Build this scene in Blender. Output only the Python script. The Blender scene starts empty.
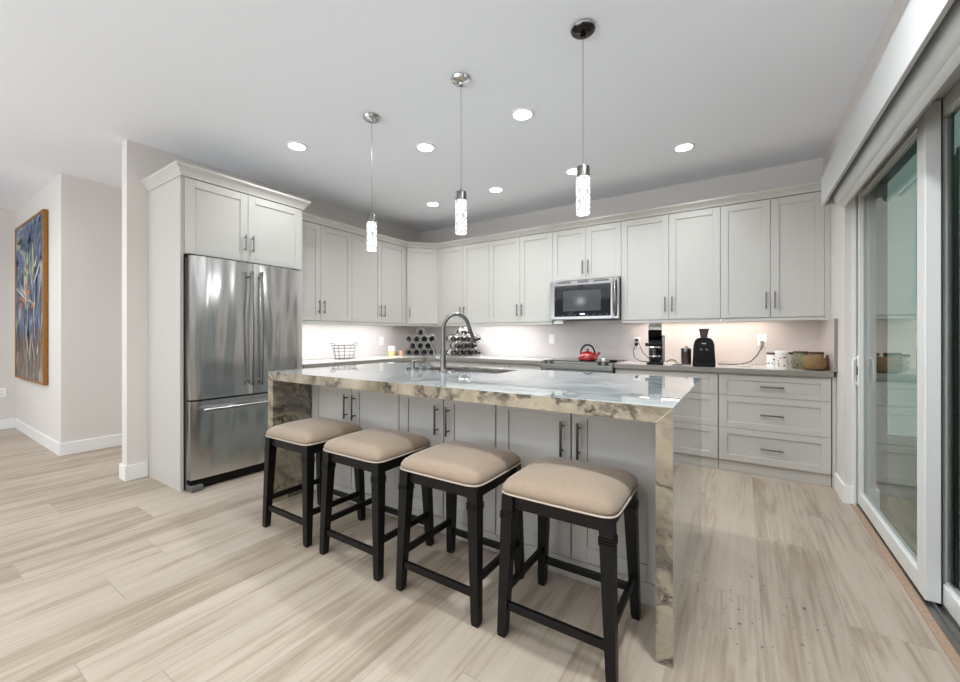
import bpy, bmesh, math, random
from mathutils import Vector, Matrix
PI = math.pi
rnd = random.Random(7)
sc = bpy.context.scene
C = sc.collection

# ------------------------------------------------------------------ camera, world, exposure
cd = bpy.data.cameras.new('camera'); cam = bpy.data.objects.new('camera', cd); C.objects.link(cam)
cam.location = (0, 0, 1.196); cam.rotation_euler = (PI/2, 0, 0.581)
cd.sensor_width = 36; cd.sensor_fit = 'HORIZONTAL'; cd.lens = 401.18/960*36
cd.shift_x = 1.3/960; cd.shift_y = -5.65/960; cd.clip_start = 0.02; cd.clip_end = 100
sc.camera = cam
W = bpy.data.worlds.new('world'); sc.world = W; W.use_nodes = True
W.node_tree.nodes['Background'].inputs[0].default_value = (0.80, 0.90, 0.94, 1)
W.node_tree.nodes['Background'].inputs[1].default_value = 0.50
sc.view_settings.view_transform = 'Standard'; sc.view_settings.look = 'None'
sc.view_settings.exposure = 0.25; sc.view_settings.gamma = 1.0; sc.view_settings.use_curve_mapping = False
sc.cycles.max_bounces = 10; sc.cycles.diffuse_bounces = 6; sc.cycles.glossy_bounces = 5
sc.cycles.transmission_bounces = 8; sc.cycles.transparent_max_bounces = 8
sc.cycles.sample_clamp_indirect = 6.0; sc.cycles.caustics_reflective = False; sc.cycles.caustics_refractive = False
sc.cycles.blur_glossy = 0.5

# added fill light behind the camera, tilted up to brighten the ceiling
def area(name, loc, rot, sx, sy, power, col, spread=PI):
    l = bpy.data.lights.new(name, 'AREA'); l.shape = 'RECTANGLE'; l.size = sx; l.size_y = sy
    l.energy = power; l.color = col; l.spread = spread
    o = bpy.data.objects.new(name, l); C.objects.link(o); o.location = loc; o.rotation_euler = rot
    return o
area('added_rear_fill', (-3.2, -3.85, 1.35), (PI/2+1.2, 0, 0), 5.6, 2.0, 240, (.84, 0.925, 1.0))
CAN_STRENGTH = 16.0

# ------------------------------------------------------------------ materials
def newmat(name):
    m = bpy.data.materials.new(name); m.use_nodes = True
    nt = m.node_tree; b = nt.nodes['Principled BSDF']
    return m, nt, b
def setp(b, **k):
    for n, v in k.items():
        n = n.replace('_', ' ')
        if n in b.inputs:
            b.inputs[n].default_value = v
def rgb(h):
    h = h.lstrip('#'); c = [int(h[i:i+2], 16)/255 for i in (0, 2, 4)]
    return tuple((x/12.92 if x <= .04045 else ((x+.055)/1.055)**2.4) for x in c)+(1,)
def mat(name, col, rough=.5, metal=0., var=.03, scale=6., bump=0., coat=0., ior=1.5, bscale=None, **k):
    """plain surface whose colour varies a little with a noise"""
    m, nt, b = newmat(name)
    if isinstance(col, str): col = rgb(col)
    tc = nt.nodes.new('ShaderNodeTexCoord'); nz = nt.nodes.new('ShaderNodeTexNoise')
    nz.inputs['Scale'].default_value = scale; nz.inputs['Detail'].default_value = 3
    nt.links.new(tc.outputs['Object'], nz.inputs['Vector'])
    mx = nt.nodes.new('ShaderNodeMix'); mx.data_type = 'RGBA'
    mx.inputs['A'].default_value = tuple(c*(1-var) for c in col[:3])+(1,)
    mx.inputs['B'].default_value = tuple(min(1, c*(1+var)) for c in col[:3])+(1,)
    nt.links.new(nz.outputs['Fac'], mx.inputs['Factor']); nt.links.new(mx.outputs['Result'], b.inputs['Base Color'])
    setp(b, Roughness=rough, Metallic=metal, IOR=ior, Coat_Weight=coat, Coat_Roughness=.03)
    if bump:
        n2 = nt.nodes.new('ShaderNodeTexNoise'); n2.inputs['Scale'].default_value = bscale or 200; n2.inputs['Detail'].default_value = 3
        nt.links.new(tc.outputs['Object'], n2.inputs['Vector'])
        bp = nt.nodes.new('ShaderNodeBump'); bp.inputs['Strength'].default_value = bump; bp.inputs['Distance'].default_value = .002
        nt.links.new(n2.outputs['Fac'], bp.inputs['Height']); nt.links.new(bp.outputs['Normal'], b.inputs['Normal'])
    for n, v in k.items(): setp(b, **{n: v})
    return m
def emis(name, col, s):
    m, nt, b = newmat(name); setp(b, Base_Color=(.8, .8, .8, 1), Emission_Color=tuple(col)+(1,), Emission_Strength=s)
    return m

M = {}
M['wall'] = mat('greige_paint', '#D8D2CD', .75, var=.012, scale=1.2, bump=.08, bscale=150)
M['wallh'] = M['wall']
M['ceiling'] = mat('ceiling_paint', '#EEF0F5', .85, var=.008, scale=.8)
M['trim'] = mat('white_trim', '#E9E8E6', .4, var=.01)
M['cornice'] = mat('cornice_paint', '#C4C4C1', .45, var=.01)
M['cab'] = mat('white_cabinet_paint', '#C1BDB6', .38, var=.01, scale=2)
M['cabin'] = mat('cabinet_shadow_gap', '#B9B7B3', .6, var=.01)
M['nickel'] = mat('brushed_nickel', '#7C7975', .3, 1., var=.05, scale=40)
M['darknickel'] = mat('brushed_bronze_nickel', '#6E6660', .32, 1., var=.05, scale=40)
M['chrome'] = mat('polished_chrome', '#C9C9C9', .1, 1.)
M['blackwood'] = mat('black_painted_wood', '#090808', .38, var=.3, scale=30, bump=.15, bscale=60, ior=1.35)
M['black'] = mat('black_plastic', '#030303', .3, var=.1, ior=1.3)
M['blackmatt'] = mat('black_matt', '#0A0A0A', .6, var=.1, ior=1.3)
M['blackglass'] = mat('black_glass', '#050506', .06, var=.1, ior=1.55)
M['greyp'] = mat('grey_plastic', '#5C5A57', .5)
M['cord'] = mat('dark_cord', '#3C3431', .5)
M['white'] = mat('white_plastic', '#F1F0EE', .35, var=.01)
M['counter'] = mat('pale_quartz', '#CFCAC5', .16, var=.05, scale=30)
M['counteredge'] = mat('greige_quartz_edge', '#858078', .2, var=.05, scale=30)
M['red'] = mat('red_enamel', '#8C060B', .15, var=.05, coat=.8)
M['vinyl'] = mat('white_vinyl_frame', '#DCDCD8', .35, var=.01)
M['shade'] = mat('pale_grey_fabric', '#CFCFCC', .7, var=.02, scale=40)
M['gasket'] = mat('black_gasket', '#131313', .6)
M['alu'] = mat('aluminium_track', '#8E8C8A', .35, .9, var=.1, scale=20)
M['grout'] = mat('rough_sill', '#A48A74', .9, var=.3, scale=60, bump=.6, bscale=90)
M['wine'] = mat('dark_wine_glass', '#0B0D0A', .1, var=.2, coat=.5)
M['foil'] = mat('black_foil', '#101010', .3, .3)
M['label'] = mat('cream_paper_label', '#CFC9BC', .6, var=.08, scale=50)
M['shutter'] = mat('pale_green_grey_shutter', '#95A698', .6, var=.05, scale=3)
M['patio'] = mat('patio_paving', '#8A8A84', .8, var=.1, scale=8)
M['wood'] = mat('dark_wood_lid', '#4B2A1B', .45, var=.3, scale=20)
M['gold'] = mat('gilt_frame', '#93642B', .45, .35, var=.35, scale=35, bump=.6, bscale=50)
M['orange'] = mat('orange_wax', '#D9A884', .4)
M['candle'] = mat('amber_wax', '#F0D090', .35)

def linen():
    m, nt, b = newmat('tan_linen')
    tc = nt.nodes.new('ShaderNodeTexCoord')
    hs = []
    for sc_ in ((700, 60, 700), (60, 700, 700)):
        mp = nt.nodes.new('ShaderNodeMapping'); mp.inputs['Scale'].default_value = sc_
        nz = nt.nodes.new('ShaderNodeTexNoise'); nz.inputs['Scale'].default_value = 1; nz.inputs['Detail'].default_value = 1
        nt.links.new(tc.outputs['Object'], mp.inputs['Vector']); nt.links.new(mp.outputs['Vector'], nz.inputs['Vector']); hs.append(nz)
    ad = nt.nodes.new('ShaderNodeMath'); ad.operation = 'ADD'
    nt.links.new(hs[0].outputs['Fac'], ad.inputs[0]); nt.links.new(hs[1].outputs['Fac'], ad.inputs[1])
    cr = nt.nodes.new('ShaderNodeValToRGB'); cr.color_ramp.elements[0].position = .6; cr.color_ramp.elements[1].position = 1.4
    cr.color_ramp.elements[0].color = rgb('#786653'); cr.color_ramp.elements[1].color = rgb('#94816D')
    nt.links.new(ad.outputs[0], cr.inputs['Fac']); nt.links.new(cr.outputs['Color'], b.inputs['Base Color'])
    bp = nt.nodes.new('ShaderNodeBump'); bp.inputs['Strength'].default_value = .35; bp.inputs['Distance'].default_value = .001
    nt.links.new(ad.outputs[0], bp.inputs['Height']); nt.links.new(bp.outputs['Normal'], b.inputs['Normal'])
    setp(b, Roughness=.85, Sheen_Weight=.25)
    return m
M['linen'] = linen()
M['piping'] = mat('pale_piping', '#B7AA9A', .7, bump=.3)

def steel():
    m, nt, b = newmat('brushed_stainless_steel')
    tc = nt.nodes.new('ShaderNodeTexCoord')
    mp = nt.nodes.new('ShaderNodeMapping'); mp.inputs['Scale'].default_value = (600, 600, 4)
    nz = nt.nodes.new('ShaderNodeTexNoise'); nz.inputs['Scale'].default_value = 1
    nt.links.new(tc.outputs['Object'], mp.inputs['Vector']); nt.links.new(mp.outputs['Vector'], nz.inputs['Vector'])
    cr = nt.nodes.new('ShaderNodeMapRange'); cr.inputs['To Min'].default_value = .17; cr.inputs['To Max'].default_value = .27
    nt.links.new(nz.outputs['Fac'], cr.inputs['Value']); nt.links.new(cr.outputs['Result'], b.inputs['Roughness'])
    mp2 = nt.nodes.new('ShaderNodeMapping'); mp2.inputs['Scale'].default_value = (5.5, 5.5, .9)
    n2 = nt.nodes.new('ShaderNodeTexNoise'); n2.inputs['Scale'].default_value = 1; n2.inputs['Detail'].default_value = 1
    nt.links.new(tc.outputs['Object'], mp2.inputs['Vector']); nt.links.new(mp2.outputs['Vector'], n2.inputs['Vector'])
    bp = nt.nodes.new('ShaderNodeBump'); bp.inputs['Strength'].default_value = .8; bp.inputs['Distance'].default_value = .05
    nt.links.new(n2.outputs['Fac'], bp.inputs['Height']); nt.links.new(bp.outputs['Normal'], b.inputs['Normal'])
    setp(b, Base_Color=rgb('#D2D1CF'), Metallic=1.)
    return m
M['steel'] = steel()
M['steelflat'] = mat('satin_stainless', '#969492', .24, 1., var=.04, scale=30)

def stone(name='polished_veined_granite', cols=('#3E372D', '#7F7460', '#9F937D', '#B8AC96'), vein='#1E1A16', streak=(1.2, 2.6, 2.2)):
    m, nt, b = newmat(name)
    N = nt.nodes.new; L = nt.links.new
    tc = N('ShaderNodeTexCoord')
    n1 = N('ShaderNodeTexNoise'); n1.inputs['Scale'].default_value = 1.6; n1.inputs['Detail'].default_value = 5; n1.inputs['Distortion'].default_value = .6
    L(tc.outputs['Object'], n1.inputs['Vector'])
    wp = N('ShaderNodeVectorMath'); wp.operation = 'MULTIPLY_ADD'
    L(n1.outputs['Color'], wp.inputs[0]); wp.inputs[1].default_value = (.9, .9, .9); L(tc.outputs['Object'], wp.inputs[2])
    # cloudy base
    n2 = N('ShaderNodeTexNoise'); n2.inputs['Scale'].default_value = 3.2; n2.inputs['Detail'].default_value = 8; n2.inputs['Roughness'].default_value = .62
    L(wp.outputs['Vector'], n2.inputs['Vector'])
    cr = N('ShaderNodeValToRGB'); e = cr.color_ramp.elements
    e[0].position = .33; e[0].color = rgb(cols[0]); e[1].position = .70; e[1].color = rgb(cols[3])
    x = cr.color_ramp.elements.new(.43); x.color = rgb(cols[1]); x = cr.color_ramp.elements.new(.54); x.color = rgb(cols[2])
    L(n2.outputs['Fac'], cr.inputs['Fac'])
    # veins
    mp = N('ShaderNodeMapping'); mp.inputs['Rotation'].default_value = (.5, .35, .6); mp.inputs['Scale'].default_value = streak
    L(wp.outputs['Vector'], mp.inputs['Vector'])
    n3 = N('ShaderNodeTexNoise'); n3.inputs['Scale'].default_value = 1.15; n3.inputs['Detail'].default_value = 7; n3.inputs['Roughness'].default_value = .6
    L(mp.outputs['Vector'], n3.inputs['Vector'])
    sb = N('ShaderNodeMath'); sb.operation = 'SUBTRACT'; sb.inputs[1].default_value = .5; L(n3.outputs['Fac'], sb.inputs[0])
    ab = N('ShaderNodeMath'); ab.operation = 'ABSOLUTE'; L(sb.outputs[0], ab.inputs[0])
    vr = N('ShaderNodeMapRange'); vr.inputs['From Min'].default_value = .002; vr.inputs['From Max'].default_value = .034
    vr.inputs['To Min'].default_value = 1; vr.inputs['To Max'].default_value = 0; L(ab.outputs[0], vr.inputs['Value'])
    n4 = N('ShaderNodeTexNoise'); n4.inputs['Scale'].default_value = 2.4; L(tc.outputs['Object'], n4.inputs['Vector'])
    g = N('ShaderNodeMapRange'); g.inputs['From Min'].default_value = .42; g.inputs['From Max'].default_value = .56; L(n4.outputs['Fac'], g.inputs['Value'])
    mu = N('ShaderNodeMath'); mu.operation = 'MULTIPLY'; L(vr.outputs['Result'], mu.inputs[0]); L(g.outputs['Result'], mu.inputs[1])
    mu2 = N('ShaderNodeMath'); mu2.operation = 'MULTIPLY'; mu2.inputs[1].default_value = .92; L(mu.outputs[0], mu2.inputs[0])
    mx = N('ShaderNodeMix'); mx.data_type = 'RGBA'; mx.inputs['B'].default_value = rgb(vein)
    L(mu2.outputs[0], mx.inputs['Factor']); L(cr.outputs['Color'], mx.inputs['A']); L(mx.outputs['Result'], b.inputs['Base Color'])
    setp(b, Roughness=.04, IOR=1.8, Coat_Weight=.6, Coat_Roughness=.01, Coat_IOR=1.6)
    return m
M['stone'] = stone()
M['stoneface'] = stone('polished_pale_granite_face', ('#7C8588', '#A3ABAC', '#B4BBBA', '#C6CAC6'), '#4E555A', (.8, 3.6, 2.2))

def floor_mat():
    m, nt, b = newmat('wood_look_plank_tile')
    N = nt.nodes.new; L = nt.links.new
    def math_(op, a, c=None):
        n = N('ShaderNodeMath'); n.operation = op
        for i, v in enumerate((a, c)):
            if v is None: continue
            if isinstance(v, (int, float)): n.inputs[i].default_value = v
            else: L(v, n.inputs[i])
        return n.outputs[0]
    tc = N('ShaderNodeTexCoord'); sx = N('ShaderNodeSeparateXYZ'); L(tc.outputs['Object'], sx.inputs[0])
    u = math_('DIVIDE', math_('SUBTRACT', sx.outputs[0], .07), .30)
    col = math_('FLOOR', u)
    wn = N('ShaderNodeTexWhiteNoise'); wn.noise_dimensions = '1D'; L(col, wn.inputs['W'])
    v = math_('DIVIDE', math_('ADD', sx.outputs[1], math_('MULTIPLY', wn.outputs['Value'], 1.2)), 1.2)
    row = math_('FLOOR', v)
    fu = math_('FRACT', u); fv = math_('FRACT', v)
    eu = math_('MULTIPLY', math_('MINIMUM', fu, math_('SUBTRACT', 1., fu)), .30)
    ev = math_('MULTIPLY', math_('MINIMUM', fv, math_('SUBTRACT', 1., fv)), 1.2)
    ed = math_('MINIMUM', eu, ev)
    gr = N('ShaderNodeMapRange'); gr.inputs['From Min'].default_value = .0007; gr.inputs['From Max'].default_value = .0022; L(ed, gr.inputs['Value'])
    cb = N('ShaderNodeCombineXYZ'); L(col, cb.inputs[0]); L(row, cb.inputs[1])
    w2 = N('ShaderNodeTexWhiteNoise'); w2.noise_dimensions = '2D'; L(cb.outputs[0], w2.inputs['Vector'])
    # grain
    of = N('ShaderNodeVectorMath'); of.operation = 'MULTIPLY_ADD'; L(w2.outputs['Color'], of.inputs[0]); of.inputs[1].default_value = (9, 9, 9); L(tc.outputs['Object'], of.inputs[2])
    mp = N('ShaderNodeMapping'); mp.inputs['Scale'].default_value = (7, .75, 1); L(of.outputs[0], mp.inputs['Vector'])
    n1 = N('ShaderNodeTexNoise'); n1.inputs['Scale'].default_value = 1.5; n1.inputs['Detail'].default_value = 6; n1.inputs['Roughness'].default_value = .6; n1.inputs['Distortion'].default_value = .5
    L(mp.outputs[0], n1.inputs['Vector'])
    mpb = N('ShaderNodeMapping'); mpb.inputs['Scale'].default_value = (60, 2.0, 1); L(of.outputs[0], mpb.inputs['Vector'])
    n2 = N('ShaderNodeTexNoise'); n2.inputs['Scale'].default_value = 1.; n2.inputs['Detail'].default_value = 4; L(mpb.outputs[0], n2.inputs['Vector'])
    s = math_('ADD', math_('MULTIPLY', n1.outputs['Fac'], .58), math_('ADD', math_('MULTIPLY', n2.outputs['Fac'], .34), math_('MULTIPLY', w2.outputs['Value'], .14)))
    cr = N('ShaderNodeValToRGB'); e = cr.color_ramp.elements
    e[0].position = .33; e[0].color = rgb('#867767'); e[1].position = .72; e[1].color = rgb('#B6AA9B')
    x = e.new(.44); x.color = rgb('#978775'); x = e.new(.55); x.color = rgb('#AD9F8E')
    L(s, cr.inputs['Fac'])
    mx = N('ShaderNodeMix'); mx.data_type = 'RGBA'; mx.inputs['A'].default_value = rgb('#94887A'); L(cr.outputs['Color'], mx.inputs['B']); L(gr.outputs['Result'], mx.inputs['Factor'])
    # specks of dirt near the sliding door
    sp = N('ShaderNodeTexNoise'); sp.inputs['Scale'].default_value = 38; sp.inputs['Detail'].default_value = 1; L(tc.outputs['Object'], sp.inputs['Vector'])
    spr = N('ShaderNodeMapRange'); spr.inputs['From Min'].default_value = .70; spr.inputs['From Max'].default_value = .73; L(sp.outputs['Fac'], spr.inputs['Value'])
    ds = N('ShaderNodeVectorMath'); ds.operation = 'DISTANCE'; L(tc.outputs['Object'], ds.inputs[0]); ds.inputs[1].default_value = (-.02, 2.2, 0)
    dr = N('ShaderNodeMapRange'); dr.inputs['From Min'].default_value = .25; dr.inputs['From Max'].default_value = .55; dr.inputs['To Min'].default_value = .8; dr.inputs['To Max'].default_value = 0; L(ds.outputs['Value'], dr.inputs['Value'])
    m2 = N('ShaderNodeMix'); m2.data_type = 'RGBA'; L(math_('MULTIPLY', spr.outputs['Result'], dr.outputs['Result']), m2.inputs['Factor'])
    L(mx.outputs['Result'], m2.inputs['A']); m2.inputs['B'].default_value = rgb('#4A3B33')
    L(m2.outputs['Result'], b.inputs['Base Color'])
    bp = N('ShaderNodeBump'); bp.inputs['Strength'].default_value = .35; bp.inputs['Distance'].default_value = .002
    L(gr.outputs['Result'], bp.inputs['Height']); L(bp.outputs['Normal'], b.inputs['Normal'])
    setp(b, Roughness=.42, IOR=1.42)
    return m
M['floor'] = floor_mat()

def glass(name, col, rough=0., ior=1.5):
    m, nt, b = newmat(name); setp(b, Base_Color=col, Transmission_Weight=1., Roughness=rough, IOR=ior)
    return m
M['glass'] = glass('tinted_pane_glass', (.50, .68, .58, 1), ior=2.2)
M['clear'] = glass('clear_glass', (.9, .93, .92, 1))

def crystal():
    m, nt, b = newmat('lit_bubble_crystal')
    N = nt.nodes.new; L = nt.links.new
    tc = N('ShaderNodeTexCoord'); vo = N('ShaderNodeTexNoise'); vo.inputs['Scale'].default_value = 75; vo.inputs['Detail'].default_value = 2
    L(tc.outputs['Object'], vo.inputs['Vector'])
    mr = N('ShaderNodeMapRange'); mr.inputs['From Min'].default_value = .44; mr.inputs['From Max'].default_value = .56
    mr.inputs['To Min'].default_value = .22; mr.inputs['To Max'].default_value = 1.5; L(vo.outputs['Fac'], mr.inputs['Value'])
    L(mr.outputs['Result'], b.inputs['Emission Strength'])
    setp(b, Base_Color=(.25, .27, .29, 1), Roughness=.1, Emission_Color=(.93, .96, 1, 1))
    return m
M['crystal'] = crystal()
M['led'] = emis('led_diffuser', (1, .99, .98), CAN_STRENGTH)

def painting():
    m, nt, b = newmat('painted_canvas')
    N = nt.nodes.new; L = nt.links.new
    tc = N('ShaderNodeTexCoord'); sx = N('ShaderNodeSeparateXYZ'); L(tc.outputs['Object'], sx.inputs[0])
    def noise(scale, sc3, det=4, dist=0.):
        mp = N('ShaderNodeMapping'); mp.inputs['Scale'].default_value = sc3; L(tc.outputs['Object'], mp.inputs['Vector'])
        n = N('ShaderNodeTexNoise'); n.inputs['Scale'].default_value = scale; n.inputs['Detail'].default_value = det; n.inputs['Distortion'].default_value = dist
        L(mp.outputs[0], n.inputs['Vector']); return n
    def ramp(src, st):
        r = N('ShaderNodeValToRGB'); e = r.color_ramp.elements
        while len(e) < len(st): e.new(.5)
        for i, (p, c) in enumerate(st): e[i].position = p; e[i].color = rgb(c)
        L(src, r.inputs['Fac']); return r.outputs['Color']
    sky = ramp(noise(2.6, (1, 1, 1.4), 5, 1.2).outputs['Fac'], [(.3, '#20304F'), (.45, '#3E557C'), (.55, '#5B7395'), (.68, '#A8A98F')])
    low = ramp(noise(3.2, (3.5, 1, .8), 6, .8).outputs['Fac'], [(.3, '#1E1B1D'), (.42, '#4C4240'), (.5, '#6E665E'), (.57, '#8A5A38'), (.63, '#7C8890'), (.72, '#B7B1A0')])
    n3 = noise(2.0, (1, 1, 1), 3)
    ad = N('ShaderNodeMath'); ad.operation = 'MULTIPLY_ADD'; L(n3.outputs['Fac'], ad.inputs[0]); ad.inputs[1].default_value = .7; L(sx.outputs[2], ad.inputs[2])
    mr = N('ShaderNodeMapRange'); mr.inputs['From Min'].default_value = 1.45; mr.inputs['From Max'].default_value = 1.62; L(ad.outputs[0], mr.inputs['Value'])
    mx = N('ShaderNodeMix'); mx.data_type = 'RGBA'; L(mr.outputs['Result'], mx.inputs['Factor']); L(low, mx.inputs['A']); L(sky, mx.inputs['B'])
    L(mx.outputs['Result'], b.inputs['Base Color'])
    bp = N('ShaderNodeBump'); bp.inputs['Strength'].default_value = .5; bp.inputs['Distance'].default_value = .004; L(noise(14, (1, 1, 1)).outputs['Fac'], bp.inputs['Height'])
    L(bp.outputs['Normal'], b.inputs['Normal']); setp(b, Roughness=.4)
    return m
M['painting'] = painting()
M['pyellow'] = mat('pale_yellow_paint', '#D9D29A', .45, var=.15, scale=30)
M['pwhite'] = mat('offwhite_paint', '#C7CAC4', .45, var=.15, scale=30)
M['porange'] = mat('burnt_orange_paint', '#B8692C', .45, var=.2, scale=30)
M['pblack'] = mat('black_paint_stroke', '#131418', .45, var=.2, scale=30)
M['pgreen'] = mat('teal_paint', '#3E6B60', .45, var=.2, scale=30)

# ------------------------------------------------------------------ mesh helpers
class B:
    def __init__(s): s.bm = bmesh.new()
    def box(s, x0, x1, y0, y1, z0, z1, bev=0., seg=2):
        r = bmesh.ops.create_cube(s.bm, size=1.0); vs = r['verts']
        for v in vs:
            v.co = Vector((x0+(v.co.x+.5)*(x1-x0), y0+(v.co.y+.5)*(y1-y0), z0+(v.co.z+.5)*(z1-z0)))
        if bev:
            es = list({e for v in vs for e in v.link_edges})
            bmesh.ops.bevel(s.bm, geom=es, offset=bev, segments=seg, affect='EDGES', profile=.5)
        return s
    def cyl(s, p0, p1, r0, r1=None, n=20, cap=True):
        if r1 is None: r1 = r0
        p0, p1 = Vector(p0), Vector(p1); d = (p1-p0)
        q = d.to_track_quat('Z', 'Y').to_matrix().to_4x4(); mt = Matrix.Translation((p0+p1)/2) @ q
        bmesh.ops.create_cone(s.bm, cap_ends=cap, segments=n, radius1=r0, radius2=r1, depth=d.length, matrix=mt)
        return s
    def lathe(s, prof, c=(0, 0, 0), n=28, mt=None):
        """prof: list of (r, z); axis z through c (or transformed by mt)"""
        rings = []
        for r, z in prof:
            if r < 1e-6: rings.append([s.bm.verts.new((0, 0, z))])
            else: rings.append([s.bm.verts.new((r*math.cos(2*PI*i/n), r*math.sin(2*PI*i/n), z)) for i in range(n)])
        for a, b in zip(rings, rings[1:]):
            for i in range(n):
                j = (i+1) % n
                if len(a) == 1 and len(b) > 1: s.bm.faces.new((a[0], b[j], b[i])) if False else s.bm.faces.new((a[0], b[i], b[j]))
                elif len(b) == 1 and len(a) > 1: s.bm.faces.new((a[i], a[j], b[0]))
                elif len(a) > 1: s.bm.faces.new((a[i], a[j], b[j], b[i]))
        T = mt if mt is not None else Matrix.Translation(c)
        for rg in rings:
            for v in rg: v.co = T @ v.co
        return s
    def tube(s, pts, r, n=10, closed=False):
        pts = [Vector(p) for p in pts]; m = len(pts); rings = []
        up = Vector((0, 0, 1)); prev = None
        for i, p in enumerate(pts):
            a = pts[i-1] if (i > 0 or closed) else p
            b = pts[(i+1) % m] if (i < m-1 or closed) else p
            t = (b-a).normalized()
            if prev is None:
                u = t.cross(up)
                if u.length < .05: u = t.cross(Vector((0, 1, 0)))
                u.normalize()
            else:
                u = (prev - t*prev.dot(t)).normalized()
            prev = u; w = t.cross(u)
            rr = r[i] if isinstance(r, (list, tuple)) else r
            rings.append([s.bm.verts.new(p+u*rr*math.cos(2*PI*k/n)+w*rr*math.sin(2*PI*k/n)) for k in range(n)])
        for i in range(m if closed else m-1):
            a, b = rings[i], rings[(i+1) % m]
            for k in range(n):
                j = (k+1) % n; s.bm.faces.new((a[k], a[j], b[j], b[k]))
        if not closed:
            s.bm.faces.new(rings[0][::-1]); s.bm.faces.new(rings[-1])
        return s
    def ring(s, c, nrm, R, r, n=20, k=6):
        q = Vector(nrm).to_track_quat('Z', 'Y'); c = Vector(c)
        return s.tube([c + q @ Vector((R*math.cos(2*PI*i/n), R*math.sin(2*PI*i/n), 0)) for i in range(n)], r, k, True)
    def prism(s, prof, a0, a1, axis='z'):
        """extrude polygon prof along an axis; prof is (x,y) for z, (x,z) for y, (y,z) for x"""
        def P(p, a):
            return {'z': (p[0], p[1], a), 'y': (p[0], a, p[1]), 'x': (a, p[0], p[1])}[axis]
        A = [s.bm.verts.new(P(p, a0)) for p in prof]; Z = [s.bm.verts.new(P(p, a1)) for p in prof]; n = len(prof)
        s.bm.faces.new(A[::-1]); s.bm.faces.new(Z)
        for i in range(n):
            j = (i+1) % n; s.bm.faces.new((A[i], A[j], Z[j], Z[i]))
        return s
    def frustum(s, c0, h0, c1, h1):
        """square leg from centre c0 (half size h0) to c1 (half size h1)"""
        vs = []
        for c, h in ((c0, h0), (c1, h1)):
            vs.append([s.bm.verts.new((c[0]+a*h, c[1]+b*h, c[2])) for a, b in ((-1, -1), (1, -1), (1, 1), (-1, 1))])
        a, b = vs; s.bm.faces.new(a[::-1]); s.bm.faces.new(b)
        for i in range(4):
            j = (i+1) % 4; s.bm.faces.new((a[i], a[j], b[j], b[i]))
        return s
    def xf(s, mt):
        for v in s.bm.verts: v.co = mt @ v.co
        return s
    def build(s, name, m, parent=None, smooth=False, label=None):
        bmesh.ops.recalc_face_normals(s.bm, faces=s.bm.faces)
        me = bpy.data.meshes.new(name); s.bm.to_mesh(me); s.bm.free()
        me.materials.append(M[m] if isinstance(m, str) else m)
        if smooth:
            for p in me.polygons: p.use_smooth = True
            try: me.set_sharp_from_angle(angle=math.radians(38))
            except Exception: pass
        o = bpy.data.objects.new(name, me); C.objects.link(o)
        if parent is not None: o.parent = parent
        if label: o['label'] = label
        return o

def thing(name, label, cat, loc=(0, 0, 0), rz=0., group=None):
    o = bpy.data.objects.new(name, None); C.objects.link(o); o.empty_display_size = .1
    o.location = loc; o.rotation_euler = (0, 0, rz); o['label'] = label; o['category'] = cat
    if group: o['group'] = group
    return o
def tag(o, label, cat, group=None, loc=None, rz=None):
    o['label'] = label; o['category'] = cat
    if group: o['group'] = group
    if loc is not None: o.location = loc
    if rz is not None: o.rotation_euler = (0, 0, rz)
    return o
def struct(name, b, m, label=None, cat=None, smooth=False):
    o = b.build(name, m, smooth=smooth); o['kind'] = 'structure'
    if label: o['label'] = label
    if cat: o['category'] = cat
    return o
def kids(o, pool): return [c for c in pool if c.parent == o]
def dup(root, loc, rz, label, group=None):
    pool = list(C.objects)
    r = root.copy(); C.objects.link(r); r.location = loc; r.rotation_euler = (0, 0, rz); r['label'] = label
    if group: r['group'] = group
    for ch in kids(root, pool):
        c = ch.copy(); C.objects.link(c); c.parent = r
        for g in kids(ch, pool):
            d = g.copy(); C.objects.link(d); d.parent = c
    return r

# ------------------------------------------------------------------ room
XL, XR, YB, ZC = -4.229, .616, 4.757, 2.807
XF = -7.85; YN = -4.0
struct('floor', B().box(XF-.1, 1.0, YN-.1, 6.2, -.08, 0), 'floor', 'pale wood-look plank tile floor running toward the back counter', 'floor')
struct('ceiling', B().box(XF-.1, 1.0, YN-.1, 6.2, ZC, ZC+.1), 'ceiling', 'flat white ceiling over the kitchen and hall', 'ceiling')
struct('wall_back', B().box(XL-.12, XR+.2, YB, YB+.12, 0, ZC), 'wall', 'greige wall behind the range and wall cabinets', 'wall')
struct('wall_left', B().box(XL-.115, XL, 1.169, YB, 0, ZC), 'wall', 'greige wall stub and run behind the refrigerator', 'wall')
br = B(); br.box(XR, XR+.22, 3.84, YB, 0, ZC); br.box(XR, XR+.22, .2, 3.84, 2.27, ZC); br.box(XR, XR+.22, YN, .2, 0, ZC)
struct('wall_right', br, 'wall', 'greige wall around the sliding glass doors', 'wall')
struct('wall_hall_side', B().box(-5.77, -5.65, 1.053, 6.0, 0, ZC), 'wall', 'greige hall wall running back beyond the outside corner', 'wall')
struct('wall_hall_front', B().box(XF, -5.65, 1.053, 1.17, 0, ZC) if False else B().box(XF, -5.771, 1.053, 1.17, 0, ZC), 'wall', 'greige wall carrying the tall painting', 'wall')
struct('wall_far_left', B().box(XF-.12, XF, YN, 1.17, 0, ZC), 'wall', 'greige wall at the far left edge of the view', 'wall')
struct('wall_hall_end', B().box(-5.77, XL-.0, 6.0, 6.12, 0, ZC), 'wall')
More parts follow.
